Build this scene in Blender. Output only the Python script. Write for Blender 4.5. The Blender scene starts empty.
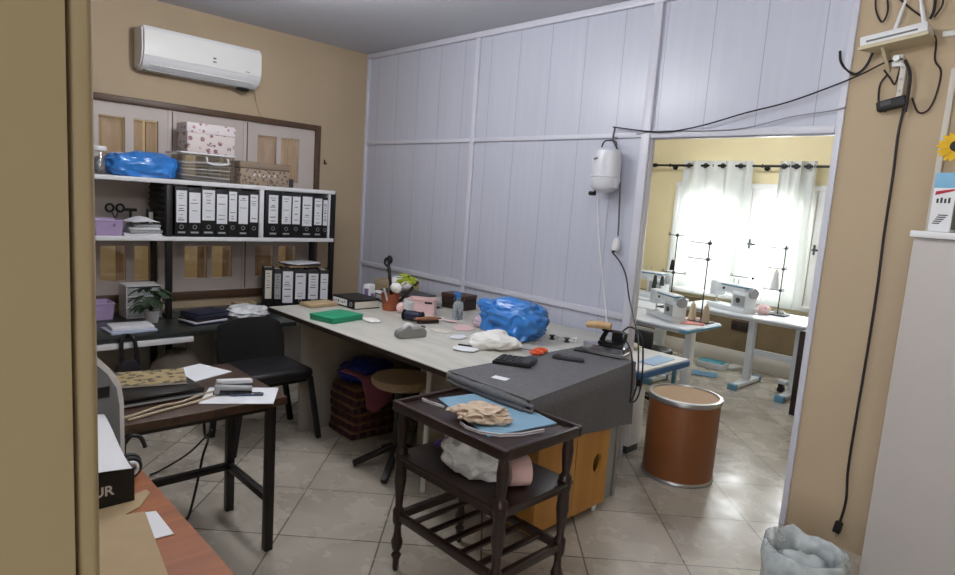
import bpy, bmesh, math, random
from mathutils import Vector, Matrix, Euler, noise
PI = math.pi
SC = bpy.context.scene
COL = SC.collection
V = Vector
R = math.radians

# ------------------------------------------------------------------ camera
FPX, YAW, PITCH, ROLL, EYE = 624.8, R(45.43), R(7.817), R(4.0125), 1.55
fw = V((-math.sin(YAW)*math.cos(PITCH), math.cos(YAW)*math.cos(PITCH), -math.sin(PITCH)))
r0 = V((math.cos(YAW), math.sin(YAW), 0)); u0 = r0.cross(fw)
rt = r0*math.cos(ROLL) + u0*math.sin(ROLL)
up = -r0*math.sin(ROLL) + u0*math.cos(ROLL)
CAM = V((0, 0, EYE))
cd = bpy.data.cameras.new('camera'); cam = bpy.data.objects.new('camera', cd); COL.objects.link(cam)
cd.sensor_width = 36; cd.lens = 36*FPX/955; cd.clip_start = .02; cd.clip_end = 100
M = Matrix((rt, up, -fw)).transposed().to_4x4(); M.translation = CAM
cam.matrix_world = M; SC.camera = cam

def ray(px, py): return rt*((px-477.5)/FPX) - up*((py-287.5)/FPX) + fw
def oz(px, py, z): d = ray(px, py); return CAM + d*((z-EYE)/d.z)      # point of the level plane z seen at px, py
def ox(px, py, x): d = ray(px, py); return CAM + d*(x/d.x)
def oy(px, py, y): d = ray(px, py); return CAM + d*(y/d.y)

# ------------------------------------------------------------------ materials
def lin(c):
    return c/12.92 if c <= .04045 else ((c+.055)/1.055)**2.4
def rgb(h):
    h = h.lstrip('#'); return tuple(lin(int(h[i:i+2], 16)/255) for i in (0, 2, 4)) + (1,)
MATS = {}
class NT:
    def __init__(s, name):
        s.m = bpy.data.materials.new(name); s.m.use_nodes = True
        s.t = s.m.node_tree; s.b = s.t.nodes['Principled BSDF']; s.out = s.t.nodes['Material Output']
        s.co = None
    def n(s, typ, **kw):
        nd = s.t.nodes.new(typ)
        for k, v in kw.items():
            if k.startswith('i_'):
                key = k[2:].replace('_', ' ')
                nd.inputs[int(key) if key.isdigit() else key].default_value = v
            else: setattr(nd, k, v)
        return nd
    def l(s, a, b): s.t.links.new(a, b)
    def coord(s, kind='Object'):
        if s.co is None: s.co = s.n('ShaderNodeTexCoord')
        return s.co.outputs[kind]
    def math(s, op, a, b=None, c=None):
        nd = s.n('ShaderNodeMath', operation=op)
        for i, x in enumerate((a, b, c)):
            if x is None: continue
            if isinstance(x, (int, float)): nd.inputs[i].default_value = x
            else: s.l(x, nd.inputs[i])
        return nd.outputs[0]
    def mix(s, f, a, b):
        nd = s.n('ShaderNodeMix', data_type='RGBA')
        for k, x in ((0, f), (6, a), (7, b)):
            if isinstance(x, (int, float, tuple)): nd.inputs[k].default_value = x
            else: s.l(x, nd.inputs[k])
        return nd.outputs[2]
    def noise(s, scale, detail=3, rough=.55, vec=None):
        nd = s.n('ShaderNodeTexNoise'); nd.inputs['Scale'].default_value = scale
        nd.inputs['Detail'].default_value = detail; nd.inputs['Roughness'].default_value = rough
        s.l(vec or s.coord(), nd.inputs['Vector']); return nd.outputs['Fac']
    def ramp(s, f, a, b, ca=(0, 0, 0, 1), cb=(1, 1, 1, 1)):
        nd = s.n('ShaderNodeValToRGB'); e = nd.color_ramp.elements
        e[0].position = a; e[0].color = ca; e[1].position = b; e[1].color = cb
        s.l(f, nd.inputs[0]); return nd.outputs[0]
    def bump(s, h, strength, dist=.01):
        nd = s.n('ShaderNodeBump'); nd.inputs['Strength'].default_value = strength
        nd.inputs['Distance'].default_value = dist
        s.l(h, nd.inputs['Height']); s.l(nd.outputs[0], s.b.inputs['Normal'])
    def setp(s, **kw):
        for k, v in kw.items():
            s.b.inputs[k.replace('_', ' ')].default_value = v
def mat(name, c, rough=.5, metal=0, var=.06, scale=12, bump=0, bscale=60, **kw):
    if name in MATS: return MATS[name]
    t = NT(name); col = rgb(c)
    dk = tuple(x*(1-var*2) for x in col[:3]) + (1,); lt = tuple(min(1, x*(1+var)) for x in col[:3]) + (1,)
    t.l(t.mix(t.noise(scale), dk, lt), t.b.inputs['Base Color'])
    t.setp(Roughness=rough, Metallic=metal)
    for k, v in kw.items(): t.b.inputs[k.replace('_', ' ')].default_value = v
    if bump: t.bump(t.noise(bscale, 4), bump)
    MATS[name] = t.m; return t.m
def wood(name, c1, c2, rough=.4, scale=3, axis='X', dist=4):
    t = NT(name); mp = t.n('ShaderNodeMapping'); t.l(t.coord(), mp.inputs[0])
    sc = {'X': (.12, 1, 1), 'Y': (1, .12, 1), 'Z': (1, 1, .12)}[axis]; mp.inputs['Scale'].default_value = sc
    w = t.n('ShaderNodeTexNoise'); w.inputs['Scale'].default_value = scale*8; w.inputs['Detail'].default_value = 5
    w.inputs['Distortion'].default_value = dist*.3; t.l(mp.outputs[0], w.inputs['Vector'])
    t.l(t.ramp(w.outputs['Fac'], .3, .7, rgb(c1), rgb(c2)), t.b.inputs['Base Color']); t.setp(Roughness=rough)
    MATS[name] = t.m; return t.m
def glassy(name, tint=(1, 1, 1, 1), gloss=.08, rough=.03):
    t = NT(name); tr = t.n('ShaderNodeBsdfTransparent'); tr.inputs[0].default_value = tint
    g = t.n('ShaderNodeBsdfGlossy'); g.inputs['Roughness'].default_value = rough
    mx = t.n('ShaderNodeMixShader'); mx.inputs[0].default_value = gloss
    t.l(tr.outputs[0], mx.inputs[1]); t.l(g.outputs[0], mx.inputs[2]); t.l(mx.outputs[0], t.out.inputs[0])
    MATS[name] = t.m; return t.m
def film(name, c, alpha=.5, rough=.2, bump=.3):     # thin plastic film: part see-through
    t = NT(name); t.setp(Roughness=rough, Alpha=alpha); t.b.inputs['Base Color'].default_value = rgb(c)
    f = t.ramp(t.noise(14, 4), .35, .7); 
    a = t.math('MULTIPLY_ADD', f, .35, alpha-.15); t.l(a, t.b.inputs['Alpha'])
    t.bump(t.noise(25, 5), bump); MATS[name] = t.m; return t.m
def emit(name, c, s):
    t = NT(name); t.b.inputs['Emission Color'].default_value = rgb(c); t.b.inputs['Emission Strength'].default_value = s
    MATS[name] = t.m; return t.m

# floor: diagonal marble tiles
t = NT('floor_tiles'); P = t.coord(); sx = t.n('ShaderNodeSeparateXYZ'); t.l(P, sx.inputs[0])
X, Y = sx.outputs[0], sx.outputs[1]
uu = t.math('MULTIPLY', t.math('SUBTRACT', t.math('MULTIPLY', t.math('ADD', X, Y), .7071), 1.0), 1/.46)
vv = t.math('MULTIPLY', t.math('SUBTRACT', t.math('MULTIPLY', t.math('SUBTRACT', Y, X), .7071), 4.93), 1/.46)
def edge(q):
    f = t.math('FRACT', q); return t.math('MINIMUM', f, t.math('SUBTRACT', 1.0, f))
g = t.math('LESS_THAN', t.math('MINIMUM', edge(uu), edge(vv)), .0085)
cb = t.n('ShaderNodeCombineXYZ'); t.l(t.math('FLOOR', uu), cb.inputs[0]); t.l(t.math('FLOOR', vv), cb.inputs[1])
wn = t.n('ShaderNodeTexWhiteNoise'); t.l(cb.outputs[0], wn.inputs[0])
off = t.n('ShaderNodeVectorMath', operation='MULTIPLY_ADD'); t.l(wn.outputs['Color'], off.inputs[0]); off.inputs[1].default_value = (7, 7, 7); t.l(P, off.inputs[2])
ns = t.n('ShaderNodeTexNoise'); ns.inputs['Scale'].default_value = 2.2; ns.inputs['Detail'].default_value = 4; ns.inputs['Distortion'].default_value = .5
t.l(off.outputs[0], ns.inputs['Vector'])
base = t.ramp(ns.outputs['Fac'], .3, .72, rgb('#a79f93'), rgb('#c4bcaf'))
base = t.mix(t.math('MULTIPLY', wn.outputs['Value'], .22), base, rgb('#a29a8e'))
dirt = t.ramp(t.noise(1.5, 4, .5), .48, .8)
base = t.mix(t.math('MULTIPLY', dirt, .32), base, rgb('#6a5f54'))
t.l(t.mix(g, base, rgb('#6f675e')), t.b.inputs['Base Color'])
t.l(t.ramp(t.noise(5, 4), .3, .7, (.16,)*3+(1,), (.36,)*3+(1,)), t.b.inputs['Roughness']); MATS['floor'] = t.m

# PVC cladding of the partition: narrow upright boards with fine seams
t = NT('pvc_boards'); sx = t.n('ShaderNodeSeparateXYZ'); t.l(t.coord(), sx.inputs[0])
q = t.math('MULTIPLY', sx.outputs[0], 1/.285); f = t.math('FRACT', q)
seam = t.math('LESS_THAN', f, .018)
wn = t.n('ShaderNodeTexWhiteNoise', noise_dimensions='1D'); t.l(t.math('FLOOR', q), wn.inputs['W'])
mp = t.n('ShaderNodeMapping'); mp.inputs['Scale'].default_value = (9, 1, .5); t.l(t.coord(), mp.inputs[0])
st = t.ramp(t.noise(3, 3, .5, mp.outputs[0]), .35, .7)
base = t.mix(st, rgb('#c0c3d2'), rgb('#c5c8d6')); base = t.mix(t.math('MULTIPLY', wn.outputs['Value'], .25), base, rgb('#bbbecd'))
t.l(t.mix(seam, base, rgb('#a0a3b4')), t.b.inputs['Base Color']); t.setp(Roughness=.33)
t.bump(t.math('GREATER_THAN', f, .018), .4, .004); MATS['pvc'] = t.m

mat('tan', '#bda98d', .75, var=.05, scale=2.5, bump=.05, bscale=30)
mat('tan_left', '#b5a287', .7, var=.05, scale=2, bump=.05, bscale=30)
mat('jamb', '#9d8d6d', .5, var=.04, scale=3)
mat('ceiling', '#c2c3c9', .85, var=.03, scale=2)
mat('yellow', '#e0d3aa', .8, var=.04, scale=2.5, bump=.05, bscale=25)
mat('brown_tile', '#7d6a4c', .6, var=.2, scale=6)
mat('white_trim', '#cfd0dc', .35, var=.02)
mat('white_paint', '#e4e4e2', .4, var=.02)
mat('white', '#e2e3e6', .35, var=.02)
mat('offwhite', '#cfc9bf', .5, var=.03)
mat('joinery', '#c4bab4', .5, var=.04, scale=4)
mat('brown_frame', '#57402f', .45, var=.15, scale=10)
mat('cab_white', '#b9b3b0', .45, var=.02)
mat('black', '#0e0e10', .55, var=.1)
mat('black_gloss', '#0d0d10', .2, var=.1)
mat('black_leather', '#16161a', .42, var=.1, bump=.12, bscale=140)
mat('dark_steel', '#1a1718', .4, .3, var=.1)
mat('chrome', '#c9c9cc', .18, 1, var=.03)
mat('alu', '#a9a9ab', .35, .8, var=.05)
mat('grey', '#6e7073', .5, var=.05)
mat('dark_grey', '#3a3b3f', .5, var=.08)
mat('light_grey', '#a6a8aa', .45, var=.04)
mat('cloth_grey', '#6c6c70', .95, var=.22, scale=70, bump=.3, bscale=400)
mat('cloth_white', '#efeeea', .9, var=.05, scale=30, bump=.2, bscale=90)
mat('paper', '#e3e5ea', .7, var=.02)
mat('paper_warm', '#d8d2c6', .8, var=.04)
mat('cardboard', '#b09a78', .85, var=.05, scale=20)
mat('blue_plastic', '#3583d6', .28, var=.2, scale=8, bump=.5, bscale=16, Coat_Weight=.3)
mat('blue_deep', '#1a2a98', .3, var=.3, scale=9, bump=.2, bscale=9)
mat('blue_paper', '#7ba0b8', .7, var=.03)
mat('green', '#1f9a72', .5, var=.08)
mat('pink', '#e6c3c3', .45, var=.03)
mat('pink_cloth', '#a5647a', .9, var=.12, scale=18)
mat('navy', '#1c2140', .5, var=.15, scale=50)
mat('purple', '#b5a0c8', .45, var=.04)
mat('violet', '#4a3790', .5, var=.15)
mat('orange', '#e0562a', .5, var=.05)
mat('terracotta', '#a2593a', .7, var=.1)
mat('lime', '#b4c440', .6, var=.12, scale=30)
mat('leaf', '#31462a', .5, var=.25, scale=30)
mat('soil', '#3a2e24', .9, var=.2, scale=60)
mat('cream', '#cfc3a6', .7, var=.04)
mat('tan_cloth', '#d0baa4', .9, var=.12, scale=30, bump=.2, bscale=90)
mat('drum_brown', '#7c4926', .42, var=.07, scale=7)
mat('drum_lid', '#a98a68', .75, var=.06, scale=9)
mat('machine', '#dfe4e8', .3, var=.02)
mat('machine_blue', '#5c8ca8', .35, var=.03)
mat('blue_edge', '#2b5f96', .4, var=.05)
mat('rose_board', '#d08a80', .6, var=.06)
mat('teal_board', '#4f9fb0', .5, var=.06)
mat('sunflower', '#e8b91a', .6, var=.15, scale=30)
mat('dark_brown', '#2b1a12', .6, var=.2)
mat('stone_grey', '#8b8a88', .6, var=.06)
mat('box_blue', '#7fb4d6', .5, var=.05)
mat('red', '#b3203a', .5, var=.05)
mat('wire_beige', '#b8a98f', .5, var=.03)
mat('wire_grey', '#8d8d96', .5, var=.03)
mat('bottle', '#d4dfe8', .12, var=.03, Transmission_Weight=.85)
mat('bag_grey', '#8f857a', .6, var=.15, scale=15)
mat('tank', '#d6d8e0', .3, var=.02)
wood('worktop', '#b9b7ae', '#cbc9c1', .38, 2.2, 'X', 3)
wood('ply', '#b07a34', '#c48f45', .45, 1.2, 'Z', 2)
wood('mahogany', '#221614', '#34221e', .33, 3, 'X', 3)
wood('walnut', '#33211a', '#4d3525', .35, 2.5, 'X', 3)
wood('cherry', '#7c411d', '#9a5728', .55, 2.2, 'Y', 3)
wood('shutter', '#ad8f6c', '#c9ab85', .5, 2, 'Z', 2)
wood('handle_wood', '#b08f66', '#c8a87c', .5, 5, 'X', 2)
wood('stool_wood', '#9a8468', '#b39a7a', .5, 4, 'X', 2)
glassy('glass', gloss=.07); glassy('clear_plastic', (.96, .965, .97, 1), .12, .15)
film('clear_film', '#d8dce0', .42, .15, .5); film('white_film', '#eceef0', .88, .25, .4); film('bin_film', '#ccd4d6', .5, .2, .35)
t = NT('curtain'); d = t.n('ShaderNodeBsdfDiffuse'); d.inputs[0].default_value = rgb('#e6e8e6')
tl = t.n('ShaderNodeBsdfTranslucent'); tl.inputs[0].default_value = rgb('#e6e8e4'); mx = t.n('ShaderNodeMixShader'); mx.inputs[0].default_value = .38
t.l(d.outputs[0], mx.inputs[1]); t.l(tl.outputs[0], mx.inputs[2]); t.l(mx.outputs[0], t.out.inputs[0]); MATS['curtain'] = t.m
def floral(name, bg, fg, scale, th):
    t = NT(name); vo = t.n('ShaderNodeTexVoronoi'); vo.inputs['Scale'].default_value = scale; t.l(t.coord(), vo.inputs['Vector'])
    f = t.math('LESS_THAN', vo.outputs['Distance'], th); r = t.math('GREATER_THAN', t.noise(scale*3), .45)
    t.l(t.mix(t.math('MULTIPLY', f, r), rgb(bg), rgb(fg)), t.b.inputs['Base Color']); t.setp(Roughness=.6); MATS[name] = t.m
floral('floral_pink', '#d8cdcb', '#8f6470', 22, .36)
floral('floral_brown', '#a08e7c', '#5c4a40', 38, .4)
floral('floral_white_pink', '#e2dadc', '#b8788c', 26, .3)
floral('magazine', '#a8946a', '#453f38', 26, .42)
t = NT('plaid'); sx = t.n('ShaderNodeSeparateXYZ'); t.l(t.coord(), sx.inputs[0])
def stripe(o, k, w): return t.math('LESS_THAN', t.math('FRACT', t.math('MULTIPLY', o, k)), w)
b_ = t.mix(stripe(sx.outputs[0], 14, .4), rgb('#4a1f28'), rgb('#2c1a24')); b_ = t.mix(stripe(sx.outputs[1], 14, .35), b_, rgb('#5a3a34'))
b_ = t.mix(stripe(sx.outputs[2], 22, .25), b_, rgb('#7a5a44')); t.l(b_, t.b.inputs['Base Color']); t.setp(Roughness=.95); MATS['plaid'] = t.m

# ------------------------------------------------------------------ mesh builder
class MB:
    def __init__(s): s.bm = bmesh.new(); s.mi = 0
    def _done(s, vs):
        fs = set()
        for v in vs:
            if v.is_valid: fs.update(v.link_faces)
        for f in fs: f.material_index = s.mi
        return vs
    def box(s, x0, x1, y0, y1, z0, z1, b=0, seg=2, mat=None):
        r = bmesh.ops.create_cube(s.bm, size=1)['verts']
        m = Matrix.Translation(((x0+x1)/2, (y0+y1)/2, (z0+z1)/2)) @ Matrix.Diagonal((abs(x1-x0), abs(y1-y0), abs(z1-z0), 1))
        if mat is not None: m = mat @ m
        bmesh.ops.transform(s.bm, matrix=m, verts=r); s._done(r)
        if b:
            es = list({e for v in r for e in v.link_edges})
            o = bmesh.ops.bevel(s.bm, geom=es, offset=b, segments=seg, profile=.5, affect='EDGES')
            for f in o['faces']: f.material_index = s.mi
        return s
    def obox(s, c, size, rot=(0, 0, 0), b=0, seg=2):
        m = Matrix.Translation(c) @ Euler(rot).to_matrix().to_4x4()
        h = [q/2 for q in size]
        return s.box(-h[0], h[0], -h[1], h[1], -h[2], h[2], b, seg, m)
    def bar(s, p, q, w, h, b=0):           # rectangular bar from p to q
        p, q = V(p), V(q); d = q-p; L = d.length; z = d.normalized()
        x = V((0, 0, 1)).cross(z)
        if x.length < 1e-3: x = V((1, 0, 0))
        x.normalize(); y = z.cross(x)
        m = Matrix((x, y, z)).transposed().to_4x4(); m.translation = (p+q)/2
        return s.box(-w/2, w/2, -h/2, h/2, -L/2, L/2, b, 1, m)
    def cyl(s, p, q, r, r2=None, n=16):
        p, q = V(p), V(q); d = q-p
        m = Matrix.Translation((p+q)/2) @ d.to_track_quat('Z', 'Y').to_matrix().to_4x4()
        v = bmesh.ops.create_cone(s.bm, cap_ends=True, segments=n, radius1=r, radius2=r if r2 is None else r2, depth=d.length, matrix=m)['verts']
        s._done(v); return s
    def lathe(s, prof, c=(0, 0, 0), n=24, cap=True, mat=None):
        c = V(c); rings = []
        for r, z in prof:
            rg = []
            for k in range(n):
                p = V((r*math.cos(2*PI*k/n), r*math.sin(2*PI*k/n), z))
                rg.append(s.bm.verts.new(c + (mat @ p if mat else p)))
            rings.append(rg)
        for a, b in zip(rings, rings[1:]):
            for k in range(n): s.bm.faces.new((a[k], a[(k+1) % n], b[(k+1) % n], b[k])).material_index = s.mi
        if cap:
            s.bm.faces.new(rings[0][::-1]).material_index = s.mi; s.bm.faces.new(rings[-1]).material_index = s.mi
        return s
    def tube(s, pts, r, n=8, smooth=True, closed=False):
        pts = [V(p) for p in pts]
        if smooth and len(pts) > 2:
            out = []; N = len(pts)
            for i in range(N if closed else N-1):
                g = (lambda k: pts[k % N]) if closed else (lambda k: pts[max(0, min(N-1, k))])
                p0, p1, p2, p3 = g(i-1), g(i), g(i+1), g(i+2)
                for k in range(6):
                    q = k/6; out.append(.5*((2*p1)+(p2-p0)*q+(2*p0-5*p1+4*p2-p3)*q*q+(3*p1-p0-3*p2+p3)*q**3))
            if not closed: out.append(pts[-1])
            pts = out
        N = len(pts); prev = None; rings = []
        for i, p in enumerate(pts):
            a = pts[(i-1) % N] if (closed or i > 0) else p; b = pts[(i+1) % N] if (closed or i < N-1) else p
            d = (b-a)
            if d.length < 1e-9: d = V((0, 0, 1))
            d.normalize()
            if prev is None:
                x = d.orthogonal().normalized()
            else:
                x = prev - d*prev.dot(d)
                x = x.normalized() if x.length > 1e-6 else d.orthogonal().normalized()
            prev = x; y = d.cross(x)
            rr = r[i*len(r)//N] if isinstance(r, (list, tuple)) else r
            rings.append([s.bm.verts.new(p + x*rr*math.cos(2*PI*k/n) + y*rr*math.sin(2*PI*k/n)) for k in range(n)])
        for i in range(N if closed else N-1):
            a, b = rings[i], rings[(i+1) % N]
            for k in range(n): s.bm.faces.new((a[k], a[(k+1) % n], b[(k+1) % n], b[k])).material_index = s.mi
        if not closed:
            s.bm.faces.new(rings[0][::-1]).material_index = s.mi; s.bm.faces.new(rings[-1]).material_index = s.mi
        return s
    def torus(s, c, R_, r, axis='Z', n=24, m=8):
        ax = {'Z': (V((1, 0, 0)), V((0, 1, 0))), 'Y': (V((1, 0, 0)), V((0, 0, 1))), 'X': (V((0, 1, 0)), V((0, 0, 1)))}[axis]
        return s.tube([V(c)+ax[0]*R_*math.cos(2*PI*k/n)+ax[1]*R_*math.sin(2*PI*k/n) for k in range(n)], r, m, False, True)
    def prism(s, pts, vec, mi=None):       # closed outline extruded by vec
        vec = V(vec); a = [s.bm.verts.new(V(p)) for p in pts]; b = [s.bm.verts.new(V(p)+vec) for p in pts]
        fs = [s.bm.faces.new(a[::-1]), s.bm.faces.new(b)]
        for k in range(len(a)): fs.append(s.bm.faces.new((a[k], a[(k+1) % len(a)], b[(k+1) % len(a)], b[k])))
        for f in fs: f.material_index = s.mi if mi is None else mi
        return s
    def blob(s, c, rad, amp=.15, freq=3, seed=0, sub=4, flat=None, crease=.0, sq=1):
        v = bmesh.ops.create_icosphere(s.bm, subdivisions=sub, radius=1)['verts']; c = V(c); o = V((seed*7.3, seed*3.1, seed*1.7))
        for q in v:
            d = q.co.copy()
            if sq != 1:
                d = V([math.copysign(abs(a)**sq, a) for a in d])
            k = 1 + amp*noise.noise(q.co*freq*.5+o) + crease*.9*(.45-abs(noise.noise(q.co*freq*.75+o*2))*2.2) + crease*.35*(.4-abs(noise.noise(q.co*freq*1.7+o*3))*2.2)
            p = c + V((d.x*rad[0], d.y*rad[1], d.z*rad[2]))*k
            if flat is not None and p.z < flat: p.z = flat + .001*k
            q.co = p
        s._done(v); return s
    def sheet(s, fn, nu, nv, th=.003):     # fn(u,v) -> point; a sheet with thickness
        g = [[V(fn(i/nu, j/nv)) for j in range(nv+1)] for i in range(nu+1)]
        def nrm(i, j):
            a = g[min(i+1, nu)][j]-g[max(i-1, 0)][j]; b = g[i][min(j+1, nv)]-g[i][max(j-1, 0)][:] if False else g[i][min(j+1, nv)]-g[i][max(j-1, 0)]
            c = a.cross(b); return c.normalized() if c.length > 1e-12 else V((0, 0, 1))
        A = [[s.bm.verts.new(g[i][j]) for j in range(nv+1)] for i in range(nu+1)]
        B = [[s.bm.verts.new(g[i][j]+nrm(i, j)*th) for j in range(nv+1)] for i in range(nu+1)]
        F = s.bm.faces.new; fs = []
        for i in range(nu):
            for j in range(nv):
                fs.append(F((A[i][j], A[i][j+1], A[i+1][j+1], A[i+1][j]))); fs.append(F((B[i][j], B[i+1][j], B[i+1][j+1], B[i][j+1])))
        for i in range(nu):
            fs.append(F((A[i][0], A[i+1][0], B[i+1][0], B[i][0]))); fs.append(F((A[i+1][nv], A[i][nv], B[i][nv], B[i+1][nv])))
        for j in range(nv):
            fs.append(F((A[0][j+1], A[0][j], B[0][j], B[0][j+1]))); fs.append(F((A[nu][j], A[nu][j+1], B[nu][j+1], B[nu][j])))
        for f in fs: f.material_index = s.mi
        return s
    def build(s, name, mats, parent=None, shift=None, smooth=40, label=None):
        bmesh.ops.recalc_face_normals(s.bm, faces=s.bm.faces)
        if shift is not None: bmesh.ops.translate(s.bm, vec=-V(shift), verts=s.bm.verts)
        me = bpy.data.meshes.new(name); s.bm.to_mesh(me); s.bm.free()
        for m in (mats if isinstance(mats, (list, tuple)) else [mats]): me.materials.append(MATS[m] if isinstance(m, str) else m)
        o = bpy.data.objects.new(name, me); COL.objects.link(o)
        if smooth:
            me.polygons.foreach_set('use_smooth', [True]*len(me.polygons))
            try: me.set_sharp_from_angle(angle=R(smooth))
            except Exception: pass
        if parent is not None: o.parent = parent
        if label: o['label'] = label
        return o
def bx(*a, **k): return MB().box(*a, **k)
def tag(o, label, cat, group=None, kind=None):
    o['label'] = label; o['category'] = cat
    if group: o['group'] = group
    if kind: o['kind'] = kind
    return o
def thing(name, label, cat, loc=(0, 0, 0), rz=0, group=None):
    o = bpy.data.objects.new(name, None); COL.objects.link(o); o.location = loc; o.rotation_euler = (0, 0, rz); o.empty_display_size = .1
    return tag(o, label, cat, group)
def solo(name, mb, mats, label, cat, loc=(0, 0, 0), rz=0, group=None, smooth=40, world=False):
    o = mb.build(name, mats, None, shift=loc if world else None, smooth=smooth); o.location = loc; o.rotation_euler = (0, 0, rz)
    return tag(o, label, cat, group)
def struct(name, mb, mats, parent=None, smooth=40):
    o = mb.build(name, mats, parent, smooth=smooth)
    if parent is None: o['kind'] = 'structure'
    return o
def copy_tree(o, parent=None):
    c = o.copy(); COL.objects.link(c)
    if parent is not None: c.parent = parent
    for ch in list(o.children): copy_tree(ch, c)
    return c
def text_mb(txt, size, depth, matrix, bold=0):
    cu = bpy.data.curves.new('t', 'FONT'); cu.body = txt; cu.size = size; cu.extrude = depth; cu.offset = bold; cu.align_x = 'LEFT'
    ob = bpy.data.objects.new('t', cu); COL.objects.link(ob)
    bpy.context.view_layer.update()
    me = bpy.data.meshes.new_from_object(ob.evaluated_get(bpy.context.evaluated_depsgraph_get()))
    bpy.data.objects.remove(ob); m = MB(); m.bm.from_mesh(me); bpy.data.meshes.remove(me)
    bmesh.ops.transform(m.bm, matrix=matrix, verts=m.bm.verts); return m

# ------------------------------------------------------------------ the rooms
CH = 2.8
struct('floor', bx(-5.1, 1.7, -1.8, 6.7, -.1, 0), 'floor')
struct('ceiling', bx(-5.1, 1.7, -1.8, 3.4, CH, CH+.1), 'ceiling')
struct('ceiling_back_room', bx(-5.1, 1.7, 3.4, 6.7, CH, CH+.1), 'ceiling')
WY0, WY1, WZ0, WZ1 = 1.02, 2.87, .64, 2.105
w = MB(); w.box(-5.12, -5, -1.8, WY0, 0, CH); w.box(-5.12, -5, WY1, 3.34, 0, CH)
w.box(-5.12, -5, WY0, WY1, 0, WZ0); w.box(-5.12, -5, WY0, WY1, WZ1, CH)
struct('wall_left', w, 'tan_left')
# inner window to the corridor: brown frame, painted joinery with pairs of small panes
win = MB()
f = .045
for a in ((WY0, WY0+f, WZ0, WZ1), (WY1-f, WY1, WZ0, WZ1), (WY0+f, WY1-f, WZ0, WZ0+.06), (WY0+f, WY1-f, WZ1-f, WZ1)):
    win.box(-5.06, -4.982, a[0], a[1], a[2], a[3], .004)
W1 = struct('window_1', win, 'brown_frame')
PY = [(1.17, 1.335), (1.39, 1.555), (1.745, 1.915), (1.95, 2.115), (2.31, 2.475), (2.515, 2.68)]
PZ = [(.80, 1.055), (1.60, 1.965)]
jn = MB(); zs = [WZ0+.06, .80, 1.055, 1.60, 1.965, WZ1-f]; ys = [WY0+f]+[q for p in PY for q in p]+[WY1-f]
for i in range(len(ys)-1):
    for k in range(5):
        if (i % 2 == 1) and k in (1, 3): continue
        jn.box(-5.045, -5.012, ys[i], ys[i+1], zs[k], zs[k+1])
for y in (1.65, 2.22): jn.box(-5.013, -5.006, y-.03, y+.03, WZ0+.06, WZ1-f, .002)
J = jn.build('joinery', 'joinery', W1)
sm = MB()
for y in (1.65, 2.22): sm.box(-5.007, -5.0045, y-.004, y+.004, WZ0+.07, WZ1-f-.01)
sm.build('seam', 'brown_frame', W1)
for (a, b) in PY:
    for (c, d) in PZ:
        g = MB(); g.box(-5.034, -5.03, a, b, c, d); g.build('pane', 'glass', W1)
for i, (a, b) in enumerate(PY):         # timber shutters folded open behind the panes
    for (c, d) in PZ:
        up_ = c > 1
        if not up_ and i in (0, 1, 2, 3) : wdt = .05
        else: wdt = (b-a)*(.98 if i in (0, 4) else .42)
        s = MB(); s.box(-5.085, -5.06, b-wdt, b, c-.02, d-.005, .003); s.box(-5.06, -5.055, b-wdt+.02, b-.02, c+.03, d-.05, .002)
        s.build('shutter', 'shutter', W1)
        if up_ and i in (1, 3, 5):
            s = MB(); s.box(-5.085, -5.06, a, a+(b-a)*.45, c-.02, d-.005, .003); s.build('shutter', 'shutter', W1)
c = MB(); c.box(-6.5, -6.4, .2, 3.4, 0, CH); c.box(-6.4, -5.12, .2, .3, 0, CH); c.box(-6.4, -5.12, 3.3, 3.4, 0, CH)
c.box(-6.4, -5.12, .3, 3.3, CH, CH+.1); c.box(-6.4, -5.12, .3, 3.3, -.1, 0)
struct('wall_corridor', c, 'cream')

# partition of PVC boards with an opening at its right end
OX0, OX1, OZ = -2.03, -1.03, 1.985
p = MB(); p.box(-5.0, OX0, 3.345, 3.38, 0, CH); p.box(OX0, -1.0, 3.345, 3.38, OZ, CH)
struct('wall_back', p, 'pvc')
n = [0]
def trim(*a, b=.004, m='white_trim'):
    n[0] += 1; struct('trim_%d' % n[0], bx(*a, b=b), m)
trim(-4.999, -4.965, 3.32, 3.345, .0, CH-.04)
trim(-3.575, -3.53, 3.325, 3.345, 0, CH-.04)
trim(-2.08, -2.022, 3.32, 3.345, 0, CH-.04)
trim(-4.999, -1.0, 3.315, 3.345, CH-.045, CH-.002)
trim(-4.965, -3.575, 3.327, 3.345, 1.995, 2.025); trim(-3.53, -2.08, 3.327, 3.345, 1.995, 2.025)
trim(-2.02, -1.031, 3.325, 3.345, 1.99, 2.03)
trim(-4.965, -3.575, 3.327, 3.345, .885, .925); trim(-3.53, -2.08, 3.327, 3.345, .885, .925)
trim(-2.03, -2.016, 3.346, 3.385, 0, OZ+.0)
trim(-1.03, -1.0, 3.325, 3.43, 0, CH-.05)
struct('wall_back_right', bx(-1.0, 1.7, 3.34, 3.46, 0, CH), 'tan')
struct('wall_right', bx(1.6, 1.7, -1.8, 3.34, 0, CH), 'tan')
w = MB(); w.box(-5.0, -.45, -1.8, -1.7, 0, CH); w.box(1.3, 1.6, -1.8, -1.7, 0, CH); w.box(-.45, 1.3, -1.8, -1.7, 0, .8); w.box(-.45, 1.3, -1.8, -1.7, 2.3, CH)
struct('wall_front', w, 'tan')
w = MB(); w.box(-.45, -.39, -1.76, -1.68, .8, 2.3); w.box(1.24, 1.3, -1.76, -1.68, .8, 2.3); w.box(-.39, 1.24, -1.76, -1.68, .8, .86); w.box(-.39, 1.24, -1.76, -1.68, 2.24, 2.3); w.box(.40, .46, -1.75, -1.7, .86, 2.24)
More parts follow.
